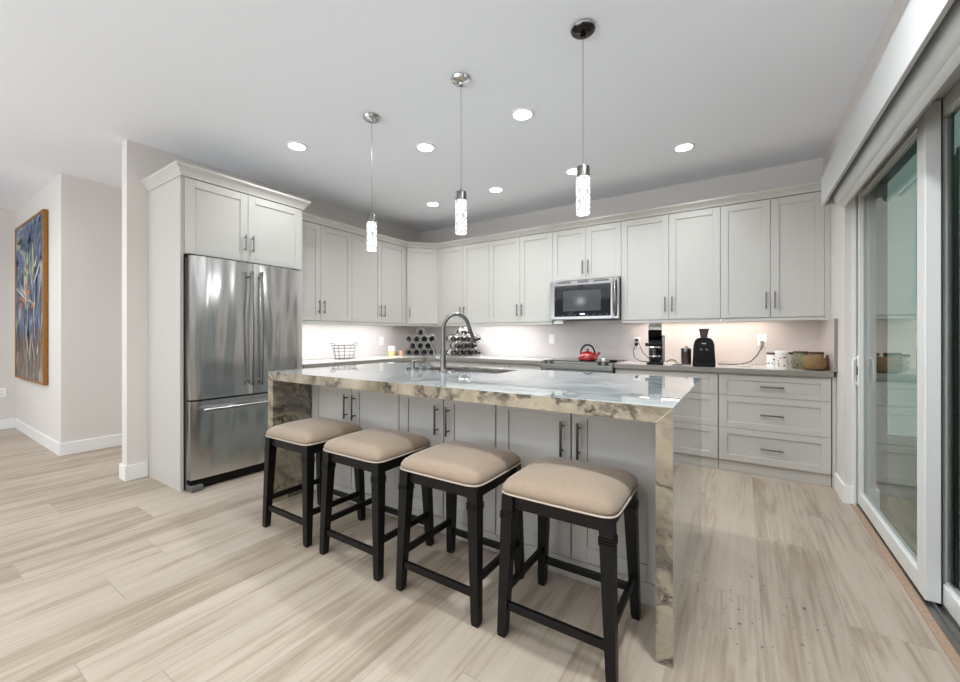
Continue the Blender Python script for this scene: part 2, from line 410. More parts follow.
wb = B(); wb.box(XF, -6.2, YN-.12, YN, 0, ZC); wb.box(-.3, 1.0, YN-.12, YN, 0, ZC); wb.box(-6.2, -.3, YN-.12, YN, 0, .2); wb.box(-6.2, -.3, YN-.12, YN, 2.45, ZC)
struct('wall_rear', wb, 'wall')
wf = B()
for x in (-6.2, -4.75, -3.27, -1.8, -.36): wf.box(x, x+.06, YN-.1, YN-.04, .2, 2.45)
wf.box(-6.2, -.3, YN-.1, YN-.04, .2, .26); wf.box(-6.2, -.3, YN-.1, YN-.04, 2.39, 2.45)
struct('added_window_1', wf, 'vinyl')  # invented rear window frame, added to go with the fill light

def baseb(b, x0, x1, y0, y1): b.box(x0, x1, y0, y1, 0, .125, .004)
b = B(); b.box(XL-.13, XL+.015, 1.154, 1.1695, 0, .125, .003); b.box(XL, XL+.015, 1.169, 1.308, 0, .125, .003); b.box(XL-.13, XL-.115, 1.169, YB, 0, .125, .003)
struct('baseboard_left', b, 'trim')
b = B(); baseb(b, -5.65, -5.635, 1.038, 6.0); baseb(b, XF, -5.65, 1.038, 1.053); baseb(b, XF, XF+.015, YN, 1.038)
struct('baseboard_hall', b, 'trim')
b = B().prism([(XR-.015, 4.14), (XR-.015, 3.825), (.655, 3.825), (.655, 3.84), (XR, 3.84), (XR, 4.14)], 0, .125)
struct('baseboard_right', b, 'trim')

# backsplash slabs
b = B(); b.box(XL+.001, XL+.012, 2.34, YB, .914, 1.325); b.box(XL+.012, XR-.02, YB-.012, YB-.001, .914, 1.325)
b.box(-1.86, -1.08, YB-.0125, YB-.0012, 1.325, 1.37)
M['splash'] = mat('greige_quartz_backsplash', '#C9C1BC', .3, var=.02, scale=12)
struct('trim_1', b, 'splash', 'greige backsplash between counter and wall cabinets', 'backsplash')
struct('trim_6', B().box(XR-.02, XR-.001, 4.100, 4.104, .914, 1.325), 'counteredge', 'dark front edge of the stone return beside the sliding door', 'backsplash')
struct('trim_2', B().box(XR-.02, XR-.001, 4.105, YB-.001, .914, 1.325), 'splash', 'short stone return of the backsplash beside the sliding door', 'backsplash')

# ------------------------------------------------------------------ ceiling lights
def can(x, y, label, g='recessed ceiling lights', watts=13.0):
    t = thing('recessed_ceiling_light', label, 'ceiling light', (x, y, ZC), 0, g)
    B().lathe([(.066, -.001), (.066, -.008), (.074, -.009), (.085, -.004), (.086, 0), (.066, -.001)]).build('trim_ring', 'white', t, True)
    B().cyl((0, 0, -.001), (0, 0, -.005), .066, n=28).build('light_diffuser', 'led', t)
    l = bpy.data.lights.new('can_lamp', 'AREA'); l.shape = 'DISK'; l.size = .13; l.energy = watts; l.color = (.88, .945, 1); l.spread = 2.3 if y > 3 else 2.7
    o = bpy.data.objects.new('can_lamp', l); C.objects.link(o); o.parent = t; o.location = (0, 0, -.012)
    return t
for x, y, lb in [(-3.166, 2.005, 'recessed ceiling light nearest above the refrigerator'),
                 (-2.264, 2.619, 'recessed ceiling light between the cords of the two pendants farthest from the sliding door'),
                 (-1.336, 2.616, 'recessed ceiling light between the middle pendant and the black-canopied pendant'),
                 (-.416, 3.832, 'recessed ceiling light above the drawers by the sliding door'),
                 (-1.378, 3.80, 'recessed ceiling light half hidden behind the black-canopied pendant'),
                 (-2.272, 3.809, 'small recessed ceiling light in the back row just right of the middle pendant'),
                 (-3.169, 3.805, 'recessed ceiling light nearest the back corner of the kitchen')]:
    can(x, y, lb, watts={-3.166: 5, -2.264: 13, -1.336: 12, -.416: 6.5}.get(x, 6))
# unseen ceiling lamps added outside the view to brighten floor, hall and cabinets
for x, y, w_ in [(-.45, .45, 6), (-.05, 1.40, 28), (-1.4, .1, 6), (-2.3, -.5, 2), (-.45, -1.1, 16), (-1.4, -1.5, 14), (-2.6, -1.8, 6), (-4.2, -1.2, 4),
                 (-5.6, -1.4, 12), (-4.3, -2.7, 8), (-1.6, -2.9, 8), (-4.95, 3.2, 20), (-6.8, -.9, 16), (-5.05, .15, 7)]:
    can(x, y, 'added ceiling light outside the view that brightens the room', 'added ceiling lights outside the view', w_)

# ------------------------------------------------------------------ sliding door
# wall recess lining, head and track are the setting
b = B(); b.box(.655, .835, 3.822, 3.84, 0, 2.27); b.box(.655, .835, .2, 3.822, 2.235, 2.27); b.box(.655, .68, .2, 3.822, 2.20, 2.235); b.box(.655, .668, 3.80, 3.822, 0, 2.235)
struct('trim_3', b, 'vinyl', 'pale frame lining around the sliding glass doors', 'door frame')
b = B(); b.box(.640, .685, .2, 3.822, .0005, .004)
struct('trim_4', b, 'grout', 'rough unfinished strip between floor tile and door track', 'threshold')
b = B(); b.box(.675, .83, .2, 3.822, .0005, .010)
for x in (.70, .728, .76, .79): b.box(x, x+.006, .2, 3.822, .010, .022)
struct('trim_5', b, 'alu', 'grooved metal floor track under the sliding glass doors', 'door track')

def slider(idx, x, y0, y1, label, handle):
    z0, z1 = .024, 2.225; t = .05; st = .055
    o = thing('door_%d' % idx, label, 'door', (x, y0, 0)); o['kind'] = 'structure'
    w = y1-y0
    f = B(); f.box(0, t, 0, .098, z0, z1, .003); f.box(0, t, w-st, w, z0, z1, .003)
    f.box(0, t, .098, w-st, z0, z0+.085, .003); f.box(0, t, .098, w-st, z1-.07, z1, .003)
    f.build('door_frame', 'vinyl', o)
    gs = B(); i = .006
    for a, c, e, g in ((.098, .104, z0+.085, z1-.07), (w-st-.006, w-st, z0+.085, z1-.07), (.098, w-st, z0+.085, z0+.091), (.098, w-st, z1-.076, z1-.07)):
        gs.box(.012, .038, a, c, e, g)
    gs.build('glazing_bead', 'vinyl', o)
    B().box(.021, .027, .104, w-st-.006, z0+.091, z1-.076).build('glass_pane', 'glass', o)
    B().box(.0505, .0535, 0, .008, z0, z1).build('gasket', 'gasket', o)
    if handle:
        h = B(); yy = w-.028
        h.box(-.006, -.0005, yy-.018, yy+.018, .84, 1.06, .002)
        h.tube([(-.004, yy, .86), (-.020, yy, .865), (-.028, yy, .885), (-.028, yy, 1.015), (-.020, yy, 1.035), (-.004, yy, 1.04)], .007)
        h.build('handle', 'white', o, True)
        B().box(-.010, -.006, yy-.008, yy+.008, .92, .98, .001).build('latch', 'black', o)
    return o
slider(1, .676, 2.567, 3.80, 'white framed sliding glass door panel nearest the drawers, with a white handle', True)
slider(2, .731, 1.42, 2.66, 'white framed sliding glass door panel at the right edge of the view', False)
slider(3, .69, .22, 1.46, 'white framed sliding glass door panel beside the camera', False)
# outside
struct('ground_patio', B().box(1.0, 6.5, -5, 7, -.12, -.04), 'patio', 'grey paved patio outside the glass', 'patio')
b = B(); n = 40
pr = []
for i in range(n+1): pr.append((1.25+(.05 if i % 2 else 0), -.4+i*.12))
pr += [(p[0]+.012, p[1]) for p in pr[::-1]]
b.prism(pr, -.04, 2.5)
o = b.build('storm_shutter', 'shutter'); tag(o, 'pleated grey-green storm shutter closed outside the sliding doors', 'shutter')
# cornice box and shade head over the doors
t = thing('window_cornice', 'long white box cornice above the sliding glass doors', 'cornice', (0, 0, 0))
b = B(); b.box(.485, .502, -.6, 3.84, 2.14, 2.352, .002); b.box(.502, .6155, -.6, 3.84, 2.335, 2.352, .002)
b.box(.502, .6155, 3.823, 3.84, 2.14, 2.335)
b.build('cornice_board', 'cornice', t)
pr = [(.535, 2.30), (.532, 2.16), (.538, 2.125), (.552, 2.105), (.566, 2.100), (.574, 2.086), (.590, 2.078), (.606, 2.084), (.614, 2.10), (.614, 2.30)]
o = B().prism(pr, -.6, 3.70, 'y').build('shade_cassette', 'shade', None, True)
tag(o, 'pale grey roller shade head tucked under the cornice', 'roller shade')

# ------------------------------------------------------------------ cabinets
def door_mesh(x0, x1, z0, z1, y=0., t=.02, rail=.062, top=None):
    b = B(); g = .0015; x0 += g; x1 -= g; z0 += g; z1 -= g
    rt = rail if top is None else top
    b.box(x0, x0+rail, y-t, y, z0, z1, .0015, 1); b.box(x1-rail, x1, y-t, y, z0, z1, .0015, 1)
    b.box(x0+rail, x1-rail, y-t, y, z0, z0+rt, .0015, 1); b.box(x0+rail, x1-rail, y-t, y, z1-rt, z1, .0015, 1)
    b.box(x0+rail-.001, x1-rail+.001, y-t+.009, y-.001, z0+rt-.001, z1-rt+.001)
    return b
def pull(parent, x, z, y=-.02, ln=.15, horiz=False, m='nickel', r=.0055):
    b = B(); h = ln/2; st = .032; pp = h*.7
    if horiz:
        b.cyl((x-h, y-st, z), (x+h, y-st, z), r, n=10)
        for s in (-1, 1): b.cyl((x+s*pp, y, z), (x+s*pp, y-st, z), r*.8, n=8)
    else:
        b.cyl((x, y-st, z-h), (x, y-st, z+h), r, n=10)
        for s in (-1, 1): b.cyl((x, y, z+s*pp), (x, y-st, z+s*pp), r*.8, n=8)
    return b.build('handle', m, parent, True)
def wallcab(label, loc, rz, w, z0, z1, splits, d=.305, group='white wall cabinets', hz=1.508, rail=True, single=None):
    t = thing('wall_cabinet', label, 'cabinet', (loc[0], loc[1], 0), rz, group)
    b = B(); b.box(.0008, w-.0008, .0, d, z0, z1, .0); b.build('body', 'cab', t)
    if rail: B().box(.0008, w-.0008, -.016, .004, z0-.028, z0-.0005, .002).build('light_rail', 'cab', t)
    n = len(splits)-1
    for i in range(n):
        a, c = splits[i], splits[i+1]
        dd = door_mesh(a, c, z0+.004, z1-.004).build('door', 'cab', t)
        if n == 1: hx = a+.035 if single == 'l' else c-.035
        else: hx = c-.032 if i % 2 == 0 else a+.032
        pull(dd, hx, hz)
    return t
ZU, ZT = 1.352, 2.415
YF = 4.43           # wall cabinet body front on the back wall
XU = -3.90          # wall cabinet body front on the left wall
g = 'white shaker wall cabinets'
wallcab('white two-door wall cabinet above the wine bottles next to the corner cabinet', (-3.59, YF), 0, .854, ZU, ZT, [0, .44, .854])
wallcab('white two-door wall cabinet just left of the microwave', (-2.736, YF), 0, .874, ZU, ZT, [0, .447, .874])
wallcab('short white two-door cabinet above the microwave', (-1.862, YF), 0, .784, 1.82, ZT, [0, .40, .784], hz=1.962, rail=False)
wallcab('wide white two-door wall cabinet just right of the microwave', (-1.078, YF), 0, .907, ZU, ZT, [0, .463, .907])
wallcab('white two-door wall cabinet at the sliding door end', (-.171, YF), 0, .752, ZU, ZT, [0, .381, .752])
B().box(.5815, .614, YF-.018, YB-.002, ZU-.028, ZT).build('cabinet_filler', 'cab')
tag(bpy.data.objects['cabinet_filler'], 'narrow white filler strip between last wall cabinet and right wall', 'filler')
wallcab('white two-door wall cabinet beside the refrigerator cabinet', (XU, 2.34), PI/2, .823, ZU, ZT, [0, .40, .823])
wallcab('white two-door wall cabinet between the fridge-side cabinet and the corner', (XU, 3.163), PI/2, .937, ZU, ZT, [0, .47, .90])
# diagonal corner unit
t = thing('corner_wall_cabinet', 'white angled single-door corner wall cabinet', 'cabinet', (0, 0, 0), 0, 'white wall cabinets')
pr = [(XU, 4.102), (-3.592, YF), (-3.592, YB-.001), (XL+.001, YB-.001), (XL+.001, 4.102)]
B().prism(pr, ZU-.012, ZT).build('body', 'cab', t)
dl = math.hypot(-3.592-XU, YF-4.102); an = math.atan2(YF-4.102, -3.592-XU)
mt = Matrix.Translation((XU, 4.102, 0)) @ Matrix.Rotation(an, 4, 'Z')
B().box(.012, dl-.012, -.006, .006, ZU-.028, ZU-.012).xf(mt).build('light_rail', 'cab', t)
dd = door_mesh(.012, dl-.012, ZU+.004, ZT-.004).xf(mt).build('door', 'cab', t)
bb = B(); bb.cyl((.05, -.052, 1.44), (.05, -.052, 1.58), .0055, n=10)
for z in (1.46, 1.56): bb.cyl((.05, -.02, z), (.05, -.052, z), .0045, n=8)
bb.xf(mt).build('handle', 'nickel', dd, True)

# crown moulding along the top of the wall cabinets (one continuous run)
def crown(path, z0, prof, name, label, cap_in=.0):
    """path: list of xy front-line points, outward side on the right of travel"""
    b = B(); n = len(path); rings = []
    P = [Vector((p[0], p[1], 0)) for p in path]
    for i in range(n):
        d0 = (P[i]-P[i-1]).normalized() if i else (P[1]-P[0]).normalized()
        d1 = (P[i+1]-P[i]).normalized() if i < n-1 else d0
        o0 = Vector((d0.y, -d0.x, 0)); o1 = Vector((d1.y, -d1.x, 0)); bis = (o0+o1).normalized(); k = 1/max(.3, bis.dot(o1))
        rings.append([b.bm.verts.new(P[i]+bis*(q[0]*k)+Vector((0, 0, z0+q[1]))) for q in prof])
    m = len(prof)
    for r0, r1 in zip(rings, rings[1:]):
        for i in range(m):
            j = (i+1) % m; b.bm.faces.new((r0[i], r0[j], r1[j], r1[i]))
    b.bm.faces.new(rings[0]); b.bm.faces.new(rings[-1][::-1])
    o = b.build(name, 'cab', None); return tag(o, label, 'moulding')
prof = [(-.02, 0), (.022, 0), (.024, .006), (.03, .02), (.045, .036), (.062, .05), (.066, .056), (.066, .07), (-.02, .07)]
crown([(XU, 2.37), (XU, 4.102), (-3.592, YF), (.612, YF)], ZT+.001, prof, 'crown_moulding', 'white crown moulding along the tops of the wall cabinets')

# ---- refrigerator surround
fy0, fy1 = 1.310, 2.330; FX = -3.588
t = thing('refrigerator_cabinet', 'tall white surround cabinet enclosing the refrigerator with two upper doors', 'cabinet', (FX, fy0, 0), PI/2)
# local: x -> +Y, y -> -X
B().box(0, .022, 0, .64, 0, ZT).build('side_panel', 'cab', t)
B().box(fy1-fy0-.022, fy1-fy0, 0, .64, 0, ZT).build('side_panel', 'cab', t)
B().box(.022, fy1-fy0-.022, .002, .64, 1.826, ZT).build('body', 'cab', t)
for a, c, hx in ((.028, .494, .462), (.494, fy1-fy0-.024, .526)):
    dd = door_mesh(a, c, 1.828, ZT-.004).build('door', 'cab', t); pull(dd, hx, 1.985, ln=.14)
prof2 = [(-.02, 0), (.006, 0), (.008, .012), (.016, .03), (.026, .046), (.042, .062), (.048, .07), (.048, .086), (-.02, .086)]
crown([(XL+.002, fy0), (FX+.02, fy0), (FX+.02, fy1), (XU+.08, fy1)], ZT+.001, prof2, 'crown_moulding', 'raised white crown moulding wrapping the refrigerator cabinet')

# ---- refrigerator
t = thing('refrigerator', 'stainless steel french-door refrigerator with bottom freezer drawer', 'refrigerator', (-3.50, 1.342, 0), PI/2)
FWd = .930
B().box(.004, FWd-.004, .082, .70, .03, 1.80, .004).build('body', 'greyp', t)
def bulge(x0, x1, z0, z1, bl=.012, t_=.07):
    n = 14; pr = []
    for i in range(n+1):
        u = i/n; y = -bl*(1-abs(2*u-1)**2.2)
        if i in (0, n): y = .006
        pr.append((x0+u*(x1-x0), y))
    pr += [(x1, t_), (x0, t_)]
    return B().prism(pr, z0, z1)
ds = [bulge(.003, .4695, .70, 1.808).build('door', 'steel', t, True), bulge(.4745, FWd-.003, .70, 1.808).build('door', 'steel', t, True)]
fz = bulge(.003, FWd-.003, .088, .688, .014).build('freezer_drawer', 'steel', t, True)
for i, x in enumerate((.433, .513)):
    h = B(); pts = []
    for k in range(13):
        u = k/12; pts.append((x, -.055-.012*math.sin(PI*u), .79+u*.93))
    h.tube(pts, .0115, 12)
    h.cyl((x, -.005, .82), (x, -.058, .82), .010, n=12); h.cyl((x, -.005, 1.69), (x, -.058, 1.69), .010, n=12)
    h.build('handle', 'nickel', ds[i], True)
    e = B(); e.cyl((x, -.056, .775), (x, -.056, .80), .0125, n=12); e.cyl((x, -.056, 1.71), (x, -.056, 1.735), .0125, n=12); e.build('handle_cap', 'darknickel', ds[i], True)
h = B(); h.tube([(.07+.79*k/12, -.06-.01*math.sin(PI*k/12), .622) for k in range(13)], .013, 12)
h.cyl((.10, -.005, .622), (.10, -.06, .622), .011, n=12); h.cyl((.83, -.005, .622), (.83, -.06, .622), .011, n=12)
h.build('handle', 'steelflat', fz, True)
B().box(.01, FWd-.01, .02, .12, .018, .082, .004).build('base_grille', 'blackmatt', t)
B().box(.0, .085, -.022, .09, .0, .045, .008).build('foot', 'greyp', t); B().box(FWd-.085, FWd, -.022, .09, .0, .045, .008).build('foot', 'greyp', t)
b = B(); b.box(.01, .09, .02, .10, 1.809, 1.820, .003); b.box(FWd-.09, FWd-.01, .02, .10, 1.809, 1.820, .003); b.build('hinge_cover', 'blackmatt', t)

# ---- base cabinets
def basecab(label, loc, rz, w, kind, d=.575, toe_in=0.01, group='white base cabinets'):
    t = thing('base_cabinet', label, 'cabinet', (loc[0], loc[1], 0), rz, group)
    b = B(); b.box(.001, w-.001, 0, d, .098, .8695); b.build('body', 'cab', t)
    B().box(.001, w-.001, toe_in, d, 0, .098).build('toe_kick', 'cab', t)
    if kind == 'drawers':
        for z0, z1, hz in ((.672, .853, .762), (.387, .672, .525), (.100, .387, .238)):
            dd = door_mesh(0.003, w-.003, z0, z1, rail=.062, top=.045 if z1-z0 < .2 else .055).build('drawer', 'cab', t)
            pull(dd, w/2, hz, ln=.16, horiz=True, m='darknickel', r=.0065)
    else:
        n = kind
        for i in range(n):
            a, c = i*w/n, (i+1)*w/n
            dd = door_mesh(a+.002, c-.002, .672, .853, top=.045).build('drawer', 'cab', t); pull(dd, (a+c)/2, .762, horiz=True)
            dd = door_mesh(a+.002, c-.002, .100, .672).build('door', 'cab', t)
            pull(dd, c-.04 if i % 2 == 0 else a+.04, .59)
    return t
YBF = 4.17
basecab('white three-drawer base cabinet at the sliding door end', (-.176, YBF), 0, .765, 'drawers')
basecab('white three-drawer base cabinet right of the range, partly behind the island', (-1.076, YBF), 0, .899, 'drawers')
basecab('white base cabinet left of the range', (-2.70, YBF), 0, .825, 2)
basecab('white base cabinet behind the faucet', (-3.50, YBF), 0, .798, 2)
basecab('white base cabinet beside the refrigerator', (-3.63, 2.335), PI/2, .90, 2)
basecab('white base cabinet in the left run near the corner', (-3.63, 3.236), PI/2, .75, 2)
B().prism([(-3.63, 3.99), (-3.63, 4.17), (-3.502, 4.17), (-3.502, 4.745), (-4.205, 4.745), (-4.205, 3.99)], 0, .8695).build('corner_base_cabinet', 'cab')
tag(bpy.data.objects['corner_base_cabinet'], 'white blind corner base cabinet under the wine racks', 'cabinet')
B().box(.592, .613, 4.152, 4.70, 0, .8695).build('base_filler', 'cab'); tag(bpy.data.objects['base_filler'], 'narrow white filler between the last drawers and the right wall', 'filler')
# worktops
def worktop(prof, label):
    b = B(); b.prism(prof, .870, .912)
    o = b.build('countertop', 'counter'); tag(o, label, 'countertop')
    return o
worktop([(XL+.013, 2.335), (-3.575, 2.335), (-3.575, 4.115), (-1.871, 4.115), (-1.871, YB-.013), (XL+.013, YB-.013)], 'pale L-shaped countertop under the wine racks and wire basket')
worktop([(-1.077, 4.115), (XR-.021, 4.115), (XR-.021, YB-.013), (-1.077, YB-.013)], 'pale countertop under the coffee machines right of the range')
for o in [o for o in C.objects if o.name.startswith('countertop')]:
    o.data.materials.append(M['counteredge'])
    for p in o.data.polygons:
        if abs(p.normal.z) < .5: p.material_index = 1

# ---- range
t = thing('range', 'stainless steel slide-in range with black glass cooktop below the microwave', 'range', (-1.866, 4.10, 0), 0)
w = .784
B().box(.003, w-.003, .03, .655, .05, .875).build('body', 'greyp', t)
B().box(.02, w-.02, .06, .60, 0, .05).build('plinth', 'blackmatt', t)
B().box(.001, w-.001, -.005, .64, .875, .916, .004).build('cooktop_frame', 'steelflat', t)
B().box(.03, w-.03, .085, .62, .9165, .922, .002).build('cooktop_glass', 'blackglass', t)
b = B()
for x, y, r in ((.22, .22, .085), (.56, .22, .10), (.22, .46, .07), (.56, .46, .08)): b.ring((x, y, .9212), (0, 0, 1), r, .0012, 32, 4)
b.build('burner_ring', 'greyp', t)
M['controlsteel'] = mat('dark_satin_steel', '#77756F', .3, 1.)
cp = B().prism([(.03, .905), (-.018, .890), (-.022, .835), (.03, .835)], .001, w-.001, 'x').build('control_panel', 'controlsteel', t)
for x in (.06, .13, .65, .72):
    B().cyl((x, -.005, .895), (x, -.012, .925), .020, .017, n=18).build('knob', 'darknickel', cp, True)
dd = B().box(.003, w-.003, -.02, .03, .26, .828, .004).build('oven_door', 'steelflat', t)
B().box(.12, w-.12, -.022, -.0205, .36, .70).build('oven_window', 'blackglass', dd)
b = B(); b.cyl((.03, -.075, .80), (w-.03, -.075, .80), .013, n=14); b.cyl((.07, -.02, .80), (.07, -.075, .80), .010, n=10); b.cyl((w-.07, -.02, .80), (w-.07, -.075, .80), .010, n=10)
b.build('handle', 'steelflat', dd, True)
B().box(.003, w-.003, -.02, .03, .06, .25, .004).build('warming_drawer', 'steelflat', t)

# ---- microwave
t = thing('microwave', 'stainless steel over-the-range microwave with black glass window', 'microwave', (-1.858, 4.34, 1.372), 0)
w = .775; h = .44
B().box(.001, w-.001, .03, .40, 0, h, .003).build('body', 'greyp', t)
b = B(); b.box(0, w-.062, -.005, .03, .002, h-.002, .004); fr = b.build('door', 'steelflat', t)
B().box(.055, w-.085, -.008, -.0052, .035, h-.055, .001).build('glass_panel', 'blackglass', fr)
B().box(.16, w-.19, -.0092, -.0082, .095, h-.115, .0005).build('window', mat('grey_mesh_window', '#3A3D3F', .12, var=.3, scale=80), fr)
o_ = B().box(.355, .41, -.0092, -.0082, .052, .068); o_.build('display', emis('blue_display', (.15, .35, 1.), 1.2), fr)
b = B()
for x0, x1 in ((.09, .25), (.33, .45), (.51, .67)):
    b.box(x0, x1, -.0065, -.0048, h-.030, h-.012)
b.build('vent_slots', 'greyp', t)
B().box(w-.061, w, -.005, .03, .002, h-.002, .004).build('handle_panel', 'steelflat', t)
hp = []
for k in range(13):
    u = k/12; hp.append((w-.035, -.02-.035*math.sin(PI*u), .03+u*(h-.06)))
B().tube(hp, .012, 12).build('handle', 'steelflat', t, True)
B().box(.03, .14, .03, .14, -.045, -.001, .004).build('lamp_housing', 'white', t)
b = B()
for k in range(9): b.box(.08+k*.07, .10+k*.07, -.0088, -.0082, .015+.035, .020+.035)
b.build('keypad', 'greyp', fr)

# ------------------------------------------------------------------ under cabinet lights
def strip(x0, x1, y0, y1, label, col, s):
    m_ = emis('led_strip', col, s)
    t = thing('under_cabinet_light', label, 'light strip', ((x0+x1)/2, (y0+y1)/2, ZU), 0, 'under-cabinet light strips')
    a, c = (x1-x0)/2, (y1-y0)/2
    B().box(-a, a, -c, c, -.004, -.0008).build('housing', 'white', t)
    B().box(-a+.003, a-.003, -c+.003, c-.003, -.0055, -.0042).build('diffuser', m_, t)
strip(-3.965, -3.930, 2.36, 4.02, 'bright white light strip under the cabinets of the left run', (.90, .95, 1), 60)
strip(-3.40, -2.20, 4.46, 4.495, 'bright white light strip under the cabinets left of the range', (.90, .95, 1), 60)
strip(-.95, .24, 4.56, 4.595, 'warm light strip under the cabinets above the coffee machines', (1, .86, .77), 42)

# ------------------------------------------------------------------ island
IX0, IX1, IY0, IY1, IZ = -2.855, -.207, 1.583, 2.785, .936
SL = .060
t = thing('island_countertop', 'polished veined granite island slab with waterfall ends and mitred corners', 'countertop', (0, 0, 0))
b = B()
sx0, sx1, sy0, sy1 = -2.09, -1.39, 2.33, 2.68
zt, zb = IZ, IZ-SL
def quadprism(x0, x1, y0, y1): b.box(x0, x1, y0, y1, zb, zt)
# top built as a ring of faces around the sink cut-out
ox = [IX0, sx0, sx1, IX1]; oy = [IY0, sy0, sy1, IY1]
V = {}
for k, z in enumerate((zb, zt)):
    for i, x in enumerate(ox):
        for j, y in enumerate(oy): V[i, j, k] = b.bm.verts.new((x, y, z))
for i in range(3):
    for j in range(3):
        if (i, j) == (1, 1): continue
        for k in (0, 1):
            b.bm.faces.new((V[i, j, k], V[i+1, j, k], V[i+1, j+1, k], V[i, j+1, k]))
def side(i0, j0, i1, j1): b.bm.faces.new((V[i0, j0, 0], V[i1, j1, 0], V[i1, j1, 1], V[i0, j0, 1]))
for i in range(3): side(i, 0, i+1, 0); side(i, 3, i+1, 3)
for j in range(3): side(0, j, 0, j+1); side(3, j, 3, j+1)
side(1, 1, 2, 1); side(1, 2, 2, 2); side(1, 1, 1, 2); side(2, 1, 2, 2)
o = b.build('top_slab', 'stone', t)
def face_slots(o, test):
    o.data.materials.append(M['stoneface'])
    for p in o.data.polygons:
        if test(p): p.material_index = 1
face_slots(o, lambda p: p.normal.z > .9 or (abs(p.normal.x) > .9 and not (sx0-.01 < p.center.x < sx1+.01)))
for x0, x1 in ((IX0, IX0+.062), (IX1-.058, IX1)):
    o = B().box(x0, x1, IY0, IY1, 0, zb-.0004).build('waterfall_panel', 'stone', t)
    face_slots(o, lambda p, x0=x0: (p.normal.x > .9 and x0 > -1) or (p.normal.x < -.9 and x0 < -1))
# pale mitre seams at the front corners
b = B(); b.prism([(IX1-.0595, zb-.001), (IX1-.0575, zb-.001), (IX1-.001, zt-.003), (IX1-.003, zt-.003)], IY0-.0006, IY0+.002, 'y')
b.prism([(IX0+.0635, zb-.001), (IX0+.0615, zb-.001), (IX0+.001, zt-.003), (IX0+.003, zt-.003)], IY0-.0006, IY0+.002, 'y')
b.build('mitre_seam', mat('pale_epoxy', '#D8D0BC', .3), t)

ic = -2.790; cw = [.932, .730, .858]
x = ic
lbs = ['white two-door island cabinet at the refrigerator end', 'white two-door island cabinet in the middle of the island', 'white two-door island cabinet at the sliding door end']
for k, w in enumerate(cw):
    t = thing('island_cabinet', lbs[k], 'cabinet', (x, 1.908, 0), 0, 'white island cabinets')
    B().box(.001, w-.001, 0, .39, .098, zb-.001).build('body', 'cab', t)
    B().box(.001, w-.001, -.008, .39, 0, .097, .002).build('toe_kick', 'cab', t)
    for i in (0, 1):
        a, c = i*w/2, (i+1)*w/2
        dd = door_mesh(a+.002, c-.002, .105, zb-.006, rail=.075).build('door', 'cab', t)
        pull(dd, c-.042 if i == 0 else a+.042, .690, ln=.172, m='darknickel', r=.0065)
    x += w

o = B().box(-2.79, -.268, 2.70, 2.72, 0, zb-.001).build('island_back_panel', 'cab'); tag(o, 'white back panel on the sink side of the island', 'panel')
# sink, faucet, soap dispenser
t = thing('kitchen_sink', 'stainless undermount sink sunk in the island top', 'sink', (0, 0, 0))
# (island cabinet bodies leave the bowl free below)
b = B(); e_ = .0015; X0, X1, Y0_, Y1_ = sx0+e_, sx1-e_, sy0+e_, sy1-e_; zs = zb-.15
b.box(X0, X0+.004, Y0_, Y1_, zs, zt-.012); b.box(X1-.004, X1, Y0_, Y1_, zs, zt-.012)
b.box(X0+.004, X1-.004, Y0_, Y0_+.004, zs, zt-.012); b.box(X0+.004, X1-.004, Y1_-.004, Y1_, zs, zt-.012)
b.box(X0, X1, Y0_, Y1_, zs-.004, zs)
b.build('bowl', 'steelflat', t)
B().lathe([(0, zs+.004), (.03, zs+.004), (.045, zs+.002), (.045, zs)], (-1.74, 2.52, 0)).build('drain', 'darknickel', t, True)
b = B()
for k in range(14): b.cyl((sx0+.02+k*.05, sy0+.005, zt-.030), (sx0+.02+k*.05, sy1-.005, zt-.030), .003, n=6)
b.cyl((sx0+.005, sy0+.05, zt-.030), (sx1-.005, sy0+.05, zt-.030), .003, n=6); b.cyl((sx0+.005, sy1-.05, zt-.030), (sx1-.005, sy1-.05, zt-.030), .003, n=6)
b.build('wire_grid', 'chrome', t, True)

fx, fy = -1.775, 2.245
t = thing('faucet', 'tall brushed nickel gooseneck faucet beside the island sink', 'faucet', (fx, fy, IZ), 0)
B().lathe([(0, 0), (.030, 0), (.030, .008), (.024, .014), (.021, .03), (.0205, .15), (.016, .165), (0, .165)]).build('base', 'nickel', t, True)
dx, dy = .52, .854
pts = [(0, 0, .14), (0, 0, .24), (0, 0, .30)]
R = .10
for k in range(1, 13):
    a = PI*k/12*.92; r = R*(1-math.cos(a)); z = .30+R*math.sin(a)*1.15
    pts.append((r*dx, r*dy, z))
l_ = Vector(pts[-1]); d_ = (Vector(pts[-1])-Vector(pts[-2])).normalized()
pts.append(tuple(l_+d_*.03))
B().tube(pts, .0145, 14).build('spout', 'nickel', t, True)
e0 = l_+d_*.02; e1 = e0+d_*.11
B().cyl(e0, e1, .0145, .019, n=18).build('spray_head', 'darknickel', t, True)
b = B(); b.cyl((0, 0, .085), (-.055, -.02, .10), .012, n=12); b.tube([(-.05, -.018, .098), (-.062, -.021, .12), (-.074, -.024, .19)], [.011, .009, .007], 10)
b.build('lever', 'nickel', t, True)
t = thing('soap_dispenser', 'short brushed nickel soap dispenser pump left of the faucet', 'soap dispenser', (-2.09, 2.275, IZ), 0)
B().lathe([(0, 0), (.022, 0), (.022, .005), (.013, .01), (.013, .045), (.017, .05), (.017, .068), (.0, .068)]).build('body', 'nickel', t, True)
B().tube([(0, 0, .066), (.02, .033, .068), (.04, .066, .060)], .006, 10).build('nozzle', 'nickel', t, True)

